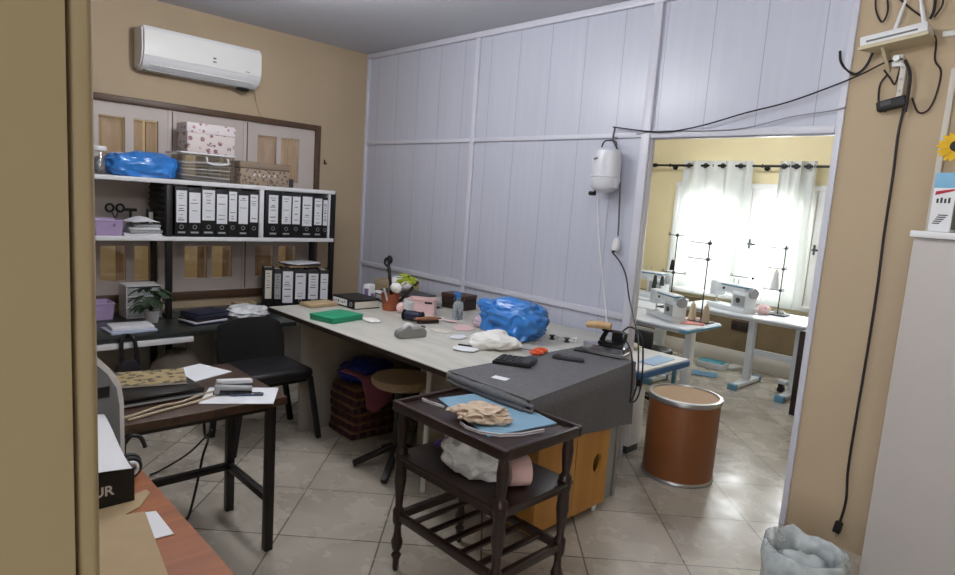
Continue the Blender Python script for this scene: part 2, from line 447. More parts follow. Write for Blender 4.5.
W3 = struct('fill_window', w, 'white_paint'); bx(-.39, 1.24, -1.726, -1.722, .86, 2.24).build('pane', 'glass', W3)  # unseen window added behind the viewer to let in fill light
# wall end and door lining just left of the viewer
ja = ox(97, 300, -.70).y; jb = ox(70.5, 300, -.70).y
struct('wall_left_near', bx(-.86, -.695, -1.7, jb-.001, 0, CH), mat('olive_near_wall', '#978868', .6, var=.04, scale=2))  # even tone, darker and more olive than the tan walls
struct('door_1', bx(-.86, -.698, jb+.0012, ja, 0, CH, b=.006, seg=4), 'jamb')
trim(-4.99, -4.975, .3, WY0-.02, 0, .08, m='offwhite')

# back room
FY = 6.6
QX0, QX1, QZ0, QZ1 = -3.60, -1.55, .70, 1.93
w = MB(); w.box(-4.7, QX0, FY, FY+.15, 0, CH); w.box(QX1, 0, FY, FY+.15, 0, CH); w.box(QX0, QX1, FY, FY+.15, QZ1, CH); w.box(QX0, QX1, FY, FY+.15, 0, QZ0)
struct('wall_far', w, 'yellow')
struct('wall_far_dado', bx(-4.6, -.1, FY-.012, FY, .17, .66), 'brown_tile')
struct('baseboard_far', bx(-4.6, -.1, FY-.02, FY, 0, .17, b=.004), 'offwhite')
struct('wall_back_room_left', bx(-4.7, -4.6, 3.4, FY, 0, CH), 'yellow')
struct('wall_back_room_right', bx(-.1, 0, 3.46, FY, 0, CH), 'yellow')
fr = MB()
fr.box(QX0, QX1, FY-.02, FY+.08, QZ1-.05, QZ1, .004); fr.box(QX0, QX1, FY-.04, FY+.08, QZ0, QZ0+.05, .004)
for x in (QX0, -2.79, -2.16, QX1-.05): fr.box(x, x+.05, FY-.02, FY+.08, QZ0+.05, QZ1-.05, .004)
W2 = struct('window_2', fr, 'white_paint')
for k, (a, b) in enumerate(((QX0+.05, -2.79), (-2.74, -2.16), (-2.11, QX1-.05))):
    s = MB(); z0, z1 = QZ0+.05, QZ1-.05; t_ = .07
    s.box(a+.004, a+t_, FY, FY+.045, z0, z1, .003); s.box(b-t_, b-.004, FY, FY+.045, z0, z1, .003)
    s.box(a+t_, b-t_, FY, FY+.045, z0, z0+.08, .003)
    # arched head
    pts = [(a+t_, FY, z1), (a+t_, FY, z1-.17)]+[(a+t_+(b-a-2*t_)*q/10, FY, z1-.17+.09*math.sin(PI*q/10)) for q in range(1, 10)]+[(b-t_, FY, z1-.17), (b-t_, FY, z1)]
    s.prism(pts, (0, .045, 0))
    for z in (1.18, 1.52): s.box(a+t_, b-t_, FY+.012, FY+.035, z-.012, z+.012)
    sash = s.build('sash', 'white_paint', W2)
    g = bx(a+t_-.01, b-t_+.01, FY+.022, FY+.026, z0+.07, z1-.06); g.build('pane', 'glass', sash)
    if k:
        h = MB(); h.box(a+.025, a+.045, FY-.012, FY, 1.26, 1.36, .004); h.cyl((a+.035, FY-.012, 1.31), (a+.035, FY-.05, 1.31), .009); h.box(a+.028, a+.12, FY-.06, FY-.045, 1.30, 1.32, .004)
        h.build('handle', 'dark_grey', sash)
# curtain rod, finials, brackets, curtains
RZ = 2.10; RY = FY-.13
rod = thing('curtain_rod', 'dark metal curtain rod across the top of the far window', 'curtain rod', (-2.8, RY, RZ))
m = MB(); m.cyl((-3.80, RY, RZ), (-1.35, RY, RZ), .012); m.build('pole', 'dark_steel', rod, shift=(-2.8, RY, RZ))
for x in (-3.82, -1.33):
    m = MB(); m.lathe([(.006, -.06), (.02, -.03), (.024, 0), (.014, .03), (.003, .06)], (x, RY, RZ), 12, mat=Matrix.Rotation(PI/2, 3, 'Y')); m.build('finial', 'dark_steel', rod, shift=(-2.8, RY, RZ))
for x in (-3.64, -2.62, -1.9):
    m = MB(); m.cyl((x, RY, RZ), (x, FY-.012, RZ-.01), .008, n=8); m.cyl((x, FY-.012, RZ-.01), (x, FY, RZ-.01), .03); m.torus((x, RY, RZ), .016, .006, 'X', 12, 6); m.build('bracket', 'dark_steel', rod, shift=(-2.8, RY, RZ))
def curtain(x0, x1, n, zb, flare, label, seed):
    T = thing('curtain', label, 'curtain', ((x0+x1)/2, RY, zb), group=None); L = T.location
    def fn(u, v):
        w_ = 1+flare*(1-v); cx = (x0+x1)/2-flare*.25*(1-v)*(x1-x0); x = cx+(u-.5)*(x1-x0)*w_
        amp = .035+.015*math.sin(seed+u*9)
        y = RY+amp*math.sin(u*n*2*PI+seed*0)*(1-.0*v)+.012*math.sin(u*n*5+v*3+seed)*(1-v)
        return (x+.012*math.sin(v*4+u*20), y, zb+(RZ+.05-zb)*v)
    m = MB(); m.sheet(fn, n*14, 16, .0015); m.build('panel', 'curtain', T, shift=L, smooth=80)
    for k in range(2*n):
        x = x0+(k+.25*2)/(2*n)*(x1-x0)
        m = MB(); m.torus((x, RY, RZ), .021, .006, 'X' if k % 2 else 'Y', 14, 6); m.build('grommet', 'dark_steel', T, shift=L)
curtain(-3.46, -2.70, 4, .78, .16, 'wide white sheer curtain hanging left on the rod behind the sewing machines', 1)
curtain(-2.44, -2.10, 3, .72, .16, 'narrow white sheer curtain hanging right on the rod above the table corner', 2)

# ------------------------------------------------------------------ lamps of the rooms and added fill lights
def tube_lamp(x, y, label, power, rz=0, hide=False):
    T = thing('ceiling_lamp', label, 'lamp', (x, y, CH), rz, 'fluorescent ceiling lamps')
    m = MB(); m.box(-.62, .62, -.04, .04, -.155, -.125, .006); m.build('housing', 'white', T)
    for s in (-.5, .5): m = MB(); m.cyl((s, 0, -.126), (s, 0, 0), .006, n=8); m.cyl((s, 0, -.012), (s, 0, 0), .03, n=14); m.build('hanger', 'white', T)
    m = MB(); m.cyl((-.6, 0, -.17), (.6, 0, -.17), .014); m.build('tube', emit('tube_glow_%d' % int(power*10), '#f2f5ff', 3), T)
    for q in (-.45, -.15, .15, .45):
        ld = bpy.data.lights.new('lamp_light', 'POINT'); ld.energy = power/4; ld.shadow_soft_size = .06; ld.color = (.97, .98, 1)
        lo = bpy.data.objects.new('lamp_light', ld); COL.objects.link(lo); lo.location = (q, 0, -.26); lo.parent = T
tube_lamp(-3.05, 1.7, 'white fluorescent ceiling lamp over the work table end of the room', 52, .2)
tube_lamp(-1.2, 1.25, 'white tube lamp added out of view to fill the doorway end of the room', 37, 1.2)  # second lamp added out of view, placed to balance wall and jamb brightness
ld = bpy.data.lights.new('corridor_light', 'AREA'); ld.size = .8; ld.energy = 13; ld.color = (1, .9, .76)
lo = bpy.data.objects.new('corridor_light', ld); COL.objects.link(lo); lo.location = (-5.75, 2.1, 2.75)
def area_light(nm, loc, rot, sx_, sy_, e):
    ld = bpy.data.lights.new(nm, 'AREA'); ld.shape = 'RECTANGLE'; ld.size = sx_; ld.size_y = sy_; ld.energy = e; ld.color = (.95, .98, 1)
    lo = bpy.data.objects.new(nm, ld); COL.objects.link(lo); lo.location = loc; lo.rotation_euler = rot
area_light('window_daylight', (-2.57, FY+.5, 1.5), (R(-80), 0, 0), 2.0, 1.2, 150)
area_light('rear_fill_light', (.43, -2.1, 1.65), (R(85), 0, 0), 1.7, 1.5, 38)  # added fill light shining in through the made-up rear window
wd = bpy.data.worlds.new('world'); SC.world = wd; wd.use_nodes = True
bg = wd.node_tree.nodes['Background']; bg.inputs[0].default_value = (.93, .97, 1, 1); bg.inputs[1].default_value = 6
SC.view_settings.view_transform = 'Standard'; SC.view_settings.look = 'None'; SC.view_settings.exposure = 0; SC.view_settings.gamma = 1; SC.view_settings.use_curve_mapping = False

# ------------------------------------------------------------------ shelf rack on the left wall
SX = -4.6
L = V((-4.79, 1.8, 0))
RK = thing('shelf_rack', 'tall black framed shelf rack with white boards against the inner window', 'shelf', L)
def rk(name, m, mt, par=RK, label=None): return m.build(name, mt, par, shift=L, label=label)
for (x, y) in ((-4.62, 1.50), (-4.94, 1.50), (-4.62, 2.79), (-4.94, 2.79), (-4.62, .50), (-4.94, .50)):
    rk('post', bx(x-.018, x+.018, y-.020, y+.020, 0, 1.515 if y < 2 else 1.54, b=.003), 'dark_steel')
for z, nm, y1 in ((1.555, 'top_board', 2.80), (1.16, 'middle_board', 2.80)):
    rk(nm, bx(-4.955, SX, .45, y1, z-.03, z, b=.003), 'white')
rk('side_panel', bx(-4.93, -4.625, 1.475, 1.495, 1.162, 1.523, b=.002), 'black')
for k in range(8):
    rk('panel_rail', bx(-4.93, -4.64, 1.462, 1.474, 1.19+k*.042, 1.202+k*.042), 'dark_steel')
rk('divider', bx(-4.95, SX, 2.148, 2.182, 1.161, 1.524, b=.002), 'white')
rk('end_panel', bx(-4.95, SX-.002, 2.742, 2.76, 1.161, 1.524, b=.002), 'white')
# the desk top below
DX = -4.15
L2 = V((-4.5, 1.6, 0))
DK = thing('wall_desk', 'dark topped narrow desk under the shelf rack along the left wall', 'desk', L2)
DZ = .58
dm = MB(); dm.box(-4.595, DX, .3, 2.24, DZ-.03, DZ, .003); dm.box(-4.965, -4.645, .53, 1.47, DZ-.03, DZ, .003)
dm.box(-4.965, -4.645, 1.53, 2.76, DZ-.03, DZ, .003); dm.box(-4.645, -4.595, .53, 1.47, DZ-.03, DZ); dm.box(-4.645, -4.595, 1.53, 2.24, DZ-.03, DZ); dm.box(-4.645,-4.40,2.24,2.76,DZ-.03,DZ)
dm.build('desk_top', mat('smoked_top', '#2a302d', .3), DK, shift=L2)
for y in (1.78, .4, 2.5): bx(-4.55, DX-.06 if y<2.2 else -4.43, y-.012, y+.012, 0, DZ-.032, b=.002).build('side_panel', 'offwhite', DK, shift=L2)
e = oz(191, 330, .545)
bx(DX+.002, DX+.032, .5, e.y-.06, .515, .548, b=.003).build('tray_edge', 'white', DK, shift=L2, label='white front edge of the pull-out tray')
bx(-4.5, DX, .5, e.y-.08, .518, .530).build('tray', 'white', DK, shift=L2)
bx(-4.985, -4.97, .35, 2.75, .0, .54).build('back_panel', 'offwhite', DK, shift=L2)

# lever arch binders
def binder(y0, y1, h, z, x, lab, cat_group, lz=(.30, .93), lw=.74, tone='paper', ring=True, low=True, dep=.28):
    w = y1-y0; T = thing('lever_arch_binder', lab, 'binder', (x, (y0+y1)/2, z), 0, cat_group)
    hw = w/2-.0015
    m = MB(); m.box(-dep, 0, -hw, -hw+.004, 0, h); m.box(-dep, 0, hw-.004, hw, 0, h); m.box(-.006, .001, -hw, hw, 0, h, .0015)
    m.build('cover', 'black', T)
    m = MB(); m.box(-dep+.01, -.01, -hw+.006, hw-.006, .006, h-.012); m.build('pages', 'paper_warm', T)
    a, b = lz; lh = lw*w/2; m = MB(); m.box(.001, .003, -lh, lh, h*a, h*b)
    rnd = random.Random(int(y0*1000)+int(z*100)); m.mi = 1; zz = h*b-.02
    while zz > h*a+.02:
        if rnd.random() < .55:
            ww = lh*rnd.uniform(.35, .8); hh = rnd.uniform(.003, .008)
            m.box(.003, .0036, -ww, ww*rnd.uniform(.5, 1), zz-hh, zz)
        zz -= rnd.uniform(.012, .03)
    m.build('spine_label', [tone, 'grey'], T)
    if ring:
        m = MB(); m.torus((.003, 0, h*.20), .013, .0028, 'X', 14, 6); m.build('finger_ring', 'alu', T)
    if low:
        m = MB(); m.box(.001, .0028, -lh*.7, lh*.7, h*.07, h*.105); m.build('maker_strip', 'light_grey', T)
    return T
g = 'lever arch binders on the middle board'
rows = [(1.535, 1.625, .335, .29, .93, .78, 1), (1.625, 1.715, .335, .29, .9, .86, 1), (1.715, 1.818, .35, .33, .93, .85, 1), (1.818, 1.908, .335, .28, .9, .84, 1), (1.908, 1.978, .345, .33, .94, .82, 0), (1.978, 2.066, .335, .29, .9, .8, 1), (2.066, 2.144, .335, .33, .93, .75, 0)]
ordw = ['first', 'second', 'third', 'fourth', 'fifth', 'sixth', 'seventh']
for i, (a, b, h, l0, l1, lw, lo_) in enumerate(rows):
    binder(a, b, h+.012, 1.161, SX-.005, 'black white-labelled binder, %s right of the black side panel on the middle shelf' % ordw[i] if i else 'black white-labelled binder next to the black side panel on the middle shelf', g, (l0, l1), lw, low=bool(lo_), ring=True)
rows = [(2.195, 2.325, .345, .31, .92, .58, 1), (2.325, 2.415, .34, .31, .93, .85, 1), (2.415, 2.492, .34, .31, .93, .85, 0), (2.492, 2.606, .345, .27, .93, .74, 1), (2.606, 2.690, .335, .31, .93, .8, 1), (2.690, 2.738, .325, .31, .93, .8, 0)]
for i, (a, b, h, l0, l1, lw, lo_) in enumerate(rows):
    binder(a, b, h+.012, 1.161, SX-.005, 'black white-labelled binder, %s right of the white divider on the middle shelf' % ordw[i] if i else 'black binder directly right of the white divider on the middle shelf', g, (l0, l1), lw, low=bool(lo_))
rows = [(-.27, -.19, .335, .25, .93, .62, 'paper_warm'), (-.188, -.130, .325, .25, .88, .85, 'light_grey'), (-.128, -.035, .33, .15, .93, .85, 'paper'), (-.033, .07, .325, .25, .9, .78, 'paper'), (.072, .168, .325, .25, .9, .8, 'paper'), (.17, .245, .325, .25, .9, .8, 'paper')]
ba = R(-22); bc0 = V((-4.60, 2.487, 0))
for i, (a, b, h, l0, l1, lw, tn) in enumerate(rows):
    T = binder(a, b, h, DZ+.001, SX+.0, 'black binder with pale spine label, %s from the left behind the work table end' % ordw[i], 'lever arch binders behind the work table', (l0, l1), lw, tn, low=False, ring=i > 2, dep=.20)
    c_ = (a+b)/2; T.location = (bc0.x-math.sin(ba)*c_, bc0.y+math.cos(ba)*c_, DZ+.001); T.rotation_euler = (0, 0, ba)
y = .585+.325
for i, (dx, dz, rz, sz, mt, lab) in enumerate((((-.13), 0, .1, (.22, .30, .012), 'cardboard', 'brown folder lying flat on top of the lower binders'), (-.12, .013, -.15, (.21, .29, .01), 'dark_brown', 'dark notebook on the brown folder above the lower binders'), (-.11, .024, .3, (.19, .26, .012), 'paper', 'white booklet topmost on the lower binders'))):
    m = MB(); m.obox((0, 0, sz[2]/2), sz, b=.002); solo('booklet', m, mt, lab, 'booklet', (SX+dx, 2.56, DZ+.338+dz), rz, 'booklets on the lower binders')

# things on the top board
TZ = 1.556
def at(px, x, z, dx=0): 
    p = ox(px, 240, x); return V((x+dx, p.y, z))
# glass jar
T = thing('storage_jar', 'clear glass jar with a white lid at the left end of the top shelf', 'jar', (-4.68, 1.09, TZ))
m = MB(); m.lathe([(.045, 0), (.05, .005), (.05, .14), (.043, .15)], n=20); m.build('body', 'clear_plastic', T)
m = MB(); m.lathe([(.046, .15), (.047, .152), (.047, .175), (.043, .18)], n=20); m.build('lid', 'white', T)
m = MB(); m.blob((0, 0, .06), (.04, .04, .055), .1, 4, 3, 3); m.build('contents', 'grey', T)
m = MB(); m.blob((0, 0, .07), (.14, .235, .10), .12, 2.5, 5, 5, 0, .14, .8)
solo('plastic_bag', m, 'blue_plastic', 'shiny blue plastic bag lying full on the top shelf', 'bag', (-4.75, 1.36, TZ), 0, smooth=60)
# clear plastic organiser with white handles and papers
T = thing('plastic_container', 'clear plastic container with a white carrying handle on the top shelf', 'container', (-4.77, 1.77, TZ))
m = MB(); b = (-.15, .15, -.19, .19)
def tray_walls(m, x0, x1, y0, y1, z0, z1, t_, fl=.0):
    m.box(x0, x1, y0, y1, z0, z0+t_)
    for s in (0, 1):
        m.box(x0, x1, y0 if s else y1-t_, y0+t_ if s else y1, z0+t_, z1); m.box(x0 if s else x1-t_, x0+t_ if s else x1, y0+t_, y1-t_, z0+t_, z1)
tray_walls(m, -.15, .15, -.19, .19, 0, .19, .003); m.build('tub', 'clear_plastic', T)
m = MB()
for a in ((-.155, .155, -.195, -.185), (-.155, .155, .185, .195), (-.155, -.145, -.185, .185), (.145, .155, -.185, .185)): m.box(*a, .188, .198, b=.002)
m.build('rim', 'white', T)
m = MB(); m.tube([(.16, -.02, .17), (.175, -.02, .155), (.175, -.02, .135), (.175, .02, .125), (.175, .09, .125), (.175, .13, .135), (.175, .13, .155), (.16, .13, .17)], .007, 8, False); m.build('handle', 'white', T)
rnd = random.Random(4)
for k in range(6):
    m = MB(); m.obox((0, 0, 0), (.25, .33, .006)); solo('sheet_bundle', m, 'paper' if k % 2 else 'light_grey', 'thin %s sheet leaning in the clear container, %s from below' % ('white' if k % 2 else 'grey', ordw[k]), 'paper', (-4.77+.003*k, 1.77, TZ+.012+k*.025), 0, 'sheets in the clear container')
    o = bpy.context.scene.objects['sheet_bundle' if k == 0 else 'sheet_bundle.%03d' % k]; o.rotation_euler = (R(-3+k*1.2), R(2), R(rnd.uniform(-4, 4)))
# floral gift box on the container, floral box with white script
m = MB(); m.obox((0, 0, .07), (.2, .34, .14), b=.004); T = thing('gift_box', 'pink flowered box resting on top of the clear container', 'box', (-4.80, 1.82, TZ+.2))
m.build('base', 'floral_pink', T); m = MB(); m.obox((0, 0, .175), (.21, .35, .07), b=.004); m.build('lid', 'floral_white_pink', T)
T = thing('keepsake_box', 'brown flowered box with white script on the top shelf above the divider', 'box', (-4.70, 2.19, TZ))
m = MB(); m.obox((0, 0, .06), (.19, .39, .12), b=.004); m.build('base', 'floral_brown', T)
m = MB(); m.obox((0, 0, .147), (.2, .40, .05), b=.004); m.build('lid', mat('taupe', '#8d7b6a', .6), T)
m = MB(); rnd = random.Random(2)
for k in range(5): m.tube([(.097, -.09+k*.04+rnd.uniform(-.01, .01), .075+rnd.uniform(-.012, .012)) for q in range(4)], .004, 6)
m.build('script', 'white', T)
m = MB(); m.obox((0, 0, .035), (.08, .075, .07), b=.004); solo('small_box', m, 'dark_grey', 'small dark grey box at the back of the top shelf beside the flowered box', 'box', (-4.86, 2.50, TZ))

# middle board, left compartment
MZ = 1.161
def basket(name, lab, loc, sx, sy, h, mt, rz=0):
    T = thing(name, lab, 'basket', loc, rz); m = MB(); t_ = .004; k = .88
    o = [(-sx*k, -sy*k), (sx*k, -sy*k), (sx*k, sy*k), (-sx*k, sy*k)]; p = [(-sx, -sy), (sx, -sy), (sx, sy), (-sx, sy)]
    for i in range(4):
        a, b, c, d = o[i], o[(i+1) % 4], p[(i+1) % 4], p[i]
        n_ = V((b[1]-a[1], a[0]-b[0], 0)).normalized()*-t_
        if i == 1:   # front wall with a slot
            A, B, C, D = V((*a, 0)), V((*b, 0)), V((*c, h)), V((*d, h))
            def q(u, v): return (A*(1-u)+B*u)*(1-v)+(D*(1-u)+C*u)*v
            for (u0, u1, v0, v1) in ((0, 1, 0, .62), (0, .3, .62, .82), (.7, 1, .62, .82), (0, 1, .82, 1)): m.prism([q(u0, v0), q(u1, v0), q(u1, v1), q(u0, v1)], n_)
        else: m.prism([(*a, 0), (*b, 0), (*c, h), (*d, h)], n_)
    m.box(-sx*k, sx*k, -sy*k, sy*k, 0, t_); m.build('body', mt, T)
    m = MB(); m.tube([(*q_, h) for q_ in p], .006, 6, False, True); m.build('rim', mt, T); return T
basket('storage_basket', 'lilac plastic basket on the middle shelf by the white papers', (-4.70, 1.13, MZ), .1, .085, .10, 'purple')
rnd = random.Random(8)
for k in range(4):
    z = MZ+k*.02; m = MB(); m.obox((0, 0, .009), (.17-.006*k, .235-.02*k, .018), b=.005)
    solo('folded_papers', m, ['paper', 'light_grey', 'paper', 'light_grey'][k], ['white paper pad lowest in the pile right of the lilac basket', 'grey folded cloth on the white paper pad right of the lilac basket', 'white folded sheets in the pile right of the lilac basket', 'grey folded cloth topmost in the pile right of the lilac basket'][k], 'paper', (-4.70, 1.345+.006*k, z), rnd.uniform(-.15, .15), 'pile right of the lilac basket')
m = MB(); m.sheet(lambda u, v: (-.08+.18*u, -.09+.18*v, .012+.035*math.sin(v*3.1)*math.sin(u*3)), 8, 10, .003)
solo('crumpled_sheet', m, 'paper', 'bent white sheet on top of the paper pile right of the lilac basket', 'paper', (-4.69, 1.33, MZ+.082), .3)
T = thing('scissors', 'large dark scissors standing behind the paper pile on the middle shelf', 'scissors', (-4.91, 1.24, MZ), .2)
m = MB(); m.bar((0, -.03, 0), (0, .02, .14), .012, .004); m.bar((.006, .03, 0), (.006, -.02, .14), .012, .004); m.build('blade', 'dark_grey', T)
for s in (-1, 1):
    m = MB(); m.torus((.003, s*.035, .17), .026, .008, 'X', 14, 8); m.build('handle', 'black', T)
T = thing('hammer', 'small dark hammer standing behind the paper pile on the middle shelf', 'hammer', (-4.91, 1.34, MZ))
m = MB(); m.cyl((0, 0, 0), (0, 0, .15), .009, n=10); m.build('handle', 'dark_brown', T)
m = MB(); m.box(-.012, .012, -.04, .04, .15, .172, .004); m.build('head', 'dark_steel', T)
T = thing('tape_box', 'small black box with a pale label standing by the black side panel', 'box', (-4.84, 1.445, MZ)) 
m = MB(); m.obox((0, 0, .085), (.05, .04, .17), b=.003); m.build('body', 'black', T); m = MB(); m.obox((.026, 0, .1), (.002, .026, .11)); m.build('sticker', 'paper_warm', T)

# things on the dark desk
basket('storage_basket', 'lilac plastic basket on the dark desk beside the white drawer unit', (-4.80, 1.10, DZ), .09, .085, .11, 'purple')
T = thing('drawer_organiser', 'white plastic drawer tower behind the potted plant', 'drawer unit', (-4.78, 1.365, DZ))
m = MB(); m.box(-.09, .09, -.115, -.108, 0, .23); m.box(-.09, .09, .108, .115, 0, .23); m.box(-.09, -.085, -.108, .108, 0, .23)
for k in range(4): m.box(-.085, .09, -.108, .108, k*.0742, k*.0742+.007)
m.build('frame', 'white', T)
for k in range(3):
    z = k*.0742+.009; m = MB(); tray_walls(m, -.082, .088, -.105, .105, z, z+.055, .003); d = m.build('drawer', 'light_grey', T)
    m = MB(); m.box(.088, .1, -.03, .03, z+.035, z+.045, .002); m.build('pull', 'white', d)
def plant(lab, loc, r, h, seed):
    T = thing('potted_plant', lab, 'plant', loc); m = MB(); m.lathe([(r*.7, 0), (r*.75, .003), (r, h), (r*.9, h), (r*.85, h*.85), (0.004, h*.85)], n=20); m.build('pot', 'white', T)
    m = MB(); m.lathe([(r*.84, h*.84), (r*.5, h*.9), (.003, h*.9)], n=16); m.build('soil', 'soil', T)
    m = MB(); rnd = random.Random(seed)
    for k in range(26):
        a = k*2.4; rr = rnd.uniform(.03, .085); hh = h+rnd.uniform(.03, .15)
        c = V((rr*math.cos(a), rr*math.sin(a), hh)); m.tube([(0, 0, h*.85), (c.x*.4, c.y*.4, hh*.8), c], .002, 5)
        u = V((math.cos(a), math.sin(a), -.2)).normalized(); s_ = V((-math.sin(a), math.cos(a), 0))
        def fn(p, q, c=c, u=u, s_=s_): 
            w_ = .026*math.sin(PI*max(.02, min(.98, p)))**.7
            return c+u*(p*.075)+s_*((q-.5)*2*w_)+V((0, 0, .012*abs(q-.5)-.03*p*p))
        m.sheet(fn, 6, 4, .0012)
    m.build('foliage', 'leaf', T); return T
plant('green leafy plant in a white pot on the dark desk', (-4.52, 1.36, DZ), .05, .085, 3)
m = MB(); m.obox((0, 0, .008), (.2, .27, .016), b=.003); solo('paper_pad', m, mat('pale_blue', '#b9c4da', .7), 'pale blue paper pad lying on the dark desk in front of the plant', 'paper', (-4.33, 1.17, DZ), .06)
m = MB(); m.obox((0, 0, .01), (.17, .24, .02), b=.003); solo('paper_tray', m, 'white', 'white sheets on the pale blue pad in front of the plant', 'paper', (-4.34, 1.18, DZ+.017), -.05)
cols = ['navy', 'paper', 'dark_brown', 'navy', 'dark_grey', 'navy']
nm_ = ['navy folder lowest in the fanned stack right of the plant', 'white folder second from below in the fanned stack', 'dark brown folder third from below in the fanned stack', 'navy folder above the brown one in the fanned stack', 'dark grey folder next to topmost in the fanned stack', 'navy folder topmost in the fanned stack']
for k in range(6):
    m = MB(); m.obox((0, 0, .006), (.20, .25, .012), b=.002); solo('document_folder', m, cols[k], nm_[k], 'folder', (-4.40-.006*k, 1.655+.006*k, DZ+.0125*k), .15+.07*(k % 3), 'fanned folders on the dark desk')
m = MB(); m.blob((0, 0, .045), (.13, .16, .06), .15, 3, 9, 4, 0, .2)
solo('packed_bag', m, 'white_film', 'clear plastic bag of pale cloth on the dark desk left of the chair back', 'bag', (-4.42, 1.985, DZ), 0, smooth=60)
m = MB(); m.obox((0, 0, .02), (.12, .16, .04), b=.003); solo('small_carton', m, 'cardboard', 'small brown carton at the back of the dark desk behind the clear bag', 'box', (-4.85, 2.15, DZ))
# under the desk
m = MB(); m.blob((0, 0, .2), (.16, .19, .22), .12, 2.2, 12, 4, 0, .14); 
m.tube([(-.05, -.06, .36), (-.04, -.05, .47), (0, 0, .50), (.04, .05, .47), (.05, .06, .36)], .012, 8)
solo('shopping_bag', m, 'bag_grey', 'full grey-brown bag on the floor under the dark desk', 'bag', (-4.38, 1.47, 0), .3, smooth=60)
T = thing('shoulder_bag', 'dark shoulder bag hanging from the dark desk edge left of the grey bag', 'bag', (-4.09, 1.10, .05), 0)
m = MB(); m.blob((0, 0, .2), (.028, .085, .2), .1, 2, 4, 4, None, .05, .75); m.build('body', mat('dark_plum', '#1d1620', .8, var=.1), T)
m = MB(); m.tube([(0, -.04, .36), (-.01, -.035, .5), (-.035, -.02, .54), (-.07, 0, .537)], .012, 8); m.tube([(0, .05, .36), (-.01, .04, .5), (-.035, .02, .54), (-.07, 0, .537)], .012, 8); m.build('strap', 'black', T)
m = MB(); m.obox((.03, .02, .16), (.006, .06, .2), b=.002); m.build('pocket', mat('dark_red', '#4a1c26', .8), T)

# ------------------------------------------------------------------ air conditioner
T = thing('air_conditioner', 'white split air conditioner high on the left wall', 'air conditioner', (-5, 1.815, 2.30))
y0, y1 = -.425, .425
prof = [(0, 0), (.10, -.005), (.155, .025), (.185, .075), (.195, .13), (.19, .25), (.175, .28), (.0, .285)]
m = MB(); m.prism([(x, y0, z) for x, z in prof], (0, y1-y0, 0)); bmesh.ops.bevel(m.bm, geom=[e for e in m.bm.edges if abs(e.verts[0].co.y-e.verts[1].co.y) < 1e-6], offset=.012, segments=3, affect='EDGES'); m.build('body', 'white', T)
m = MB(); m.sheet(lambda u, v: (.1965-.006*(v*2-1)**2+.0*u, y0+.012+u*(y1-y0-.024), .085+v*.17), 6, 6, .004); m.build('front_panel', 'white_paint', T)
m = MB(); m.prism([(.118, y0+.06, .004), (.165, y0+.06, .030), (.160, y0+.06, .036), (.114, y0+.06, .010)], (0, y1-y0-.12, 0)); m.build('louver', 'white', T)
m = MB(); m.obox((.1, 0, -.004), (.06, .78, .006)); m.build('outlet', 'light_grey', T)
m = MB(); m.obox((.2, .06, .15), (.002, .022, .012)); m.obox((.2, .06, .125), (.002, .025, .01)); m.build('display', 'grey', T)
m = MB(); m.obox((.2, .31, .10), (.002, .03, .008)); m.build('badge', 'light_grey', T)
m = MB(); m.blob((.09, .32, -.018), (.04, .05, .016), .2, 4, 2, 3); m.build('drain_joint', 'black', T)
m = MB(); m.tube([(-4.93, 2.24, 2.30), (-4.99, 2.28, 2.22), (-4.992, 2.31, 2.14), (-4.992, 2.34, 2.11)], .004, 6); solo('drain_wire', m, 'wire_beige', 'thin pale wire hanging under the air conditioner', 'wire', (-4.99, 2.3, 2.11), world=True)
T = thing('wall_hook', 'tiny dark hook on the wall right of the inner window', 'hook', (-5, 2.92, 1.78)); m = MB(); m.obox((.004, 0, .02), (.008, .012, .04), b=.002); m.tube([(.008, 0, .01), (.03, 0, .005), (.035, 0, .02)], .004, 6); m.build('hook', 'dark_brown', T)

# ------------------------------------------------------------------ the big work table
TT = .77; TX0, TX1, TY0, TY1 = -3.84, -2.06, 1.87, 3.31
L = V((-2.9, 2.6, 0))
WT = thing('work_table', 'long pale work table along the white partition', 'table', L)
bx(TX0, TX1, TY0, TY1, TT-.028, TT, b=.002).build('table_top', 'worktop', WT, shift=L)
m = MB(); m.box(TX0-.002, TX1, TY0-.003, TY0-.0005, TT-.029, TT-.004); m.box(TX0-.003, TX0-.0005, TY0, TY1, TT-.029, TT-.004); m.build('edge_band', 'dark_brown', WT, shift=L)
bx(-3.53, -3.50, TY0+.06, 3.28, 0, TT-.03, b=.002).build('side_panel', mat('panel_grey', '#a39e97', .5), WT, shift=L)
bx(-2.93, -2.90, 2.44, 3.28, 0, TT-.03, b=.002).build('side_panel', 'offwhite', WT, shift=L)
bx(-3.55, -2.1, 3.24, 3.27, .04, TT-.03, b=.002).build('back_panel', 'offwhite', WT, shift=L)
p = oz(446, 452, 0)
m = MB(); m.cyl((-2.40, 2.06, 0), (-2.40, 2.06, TT-.03), .014, n=12); m.build('leg', 'white', WT, shift=L)
m = MB(); m.cyl((-2.12, 3.1, 0), (-2.12, 3.1, TT-.03), .014, n=12); m.build('leg', 'white', WT, shift=L)

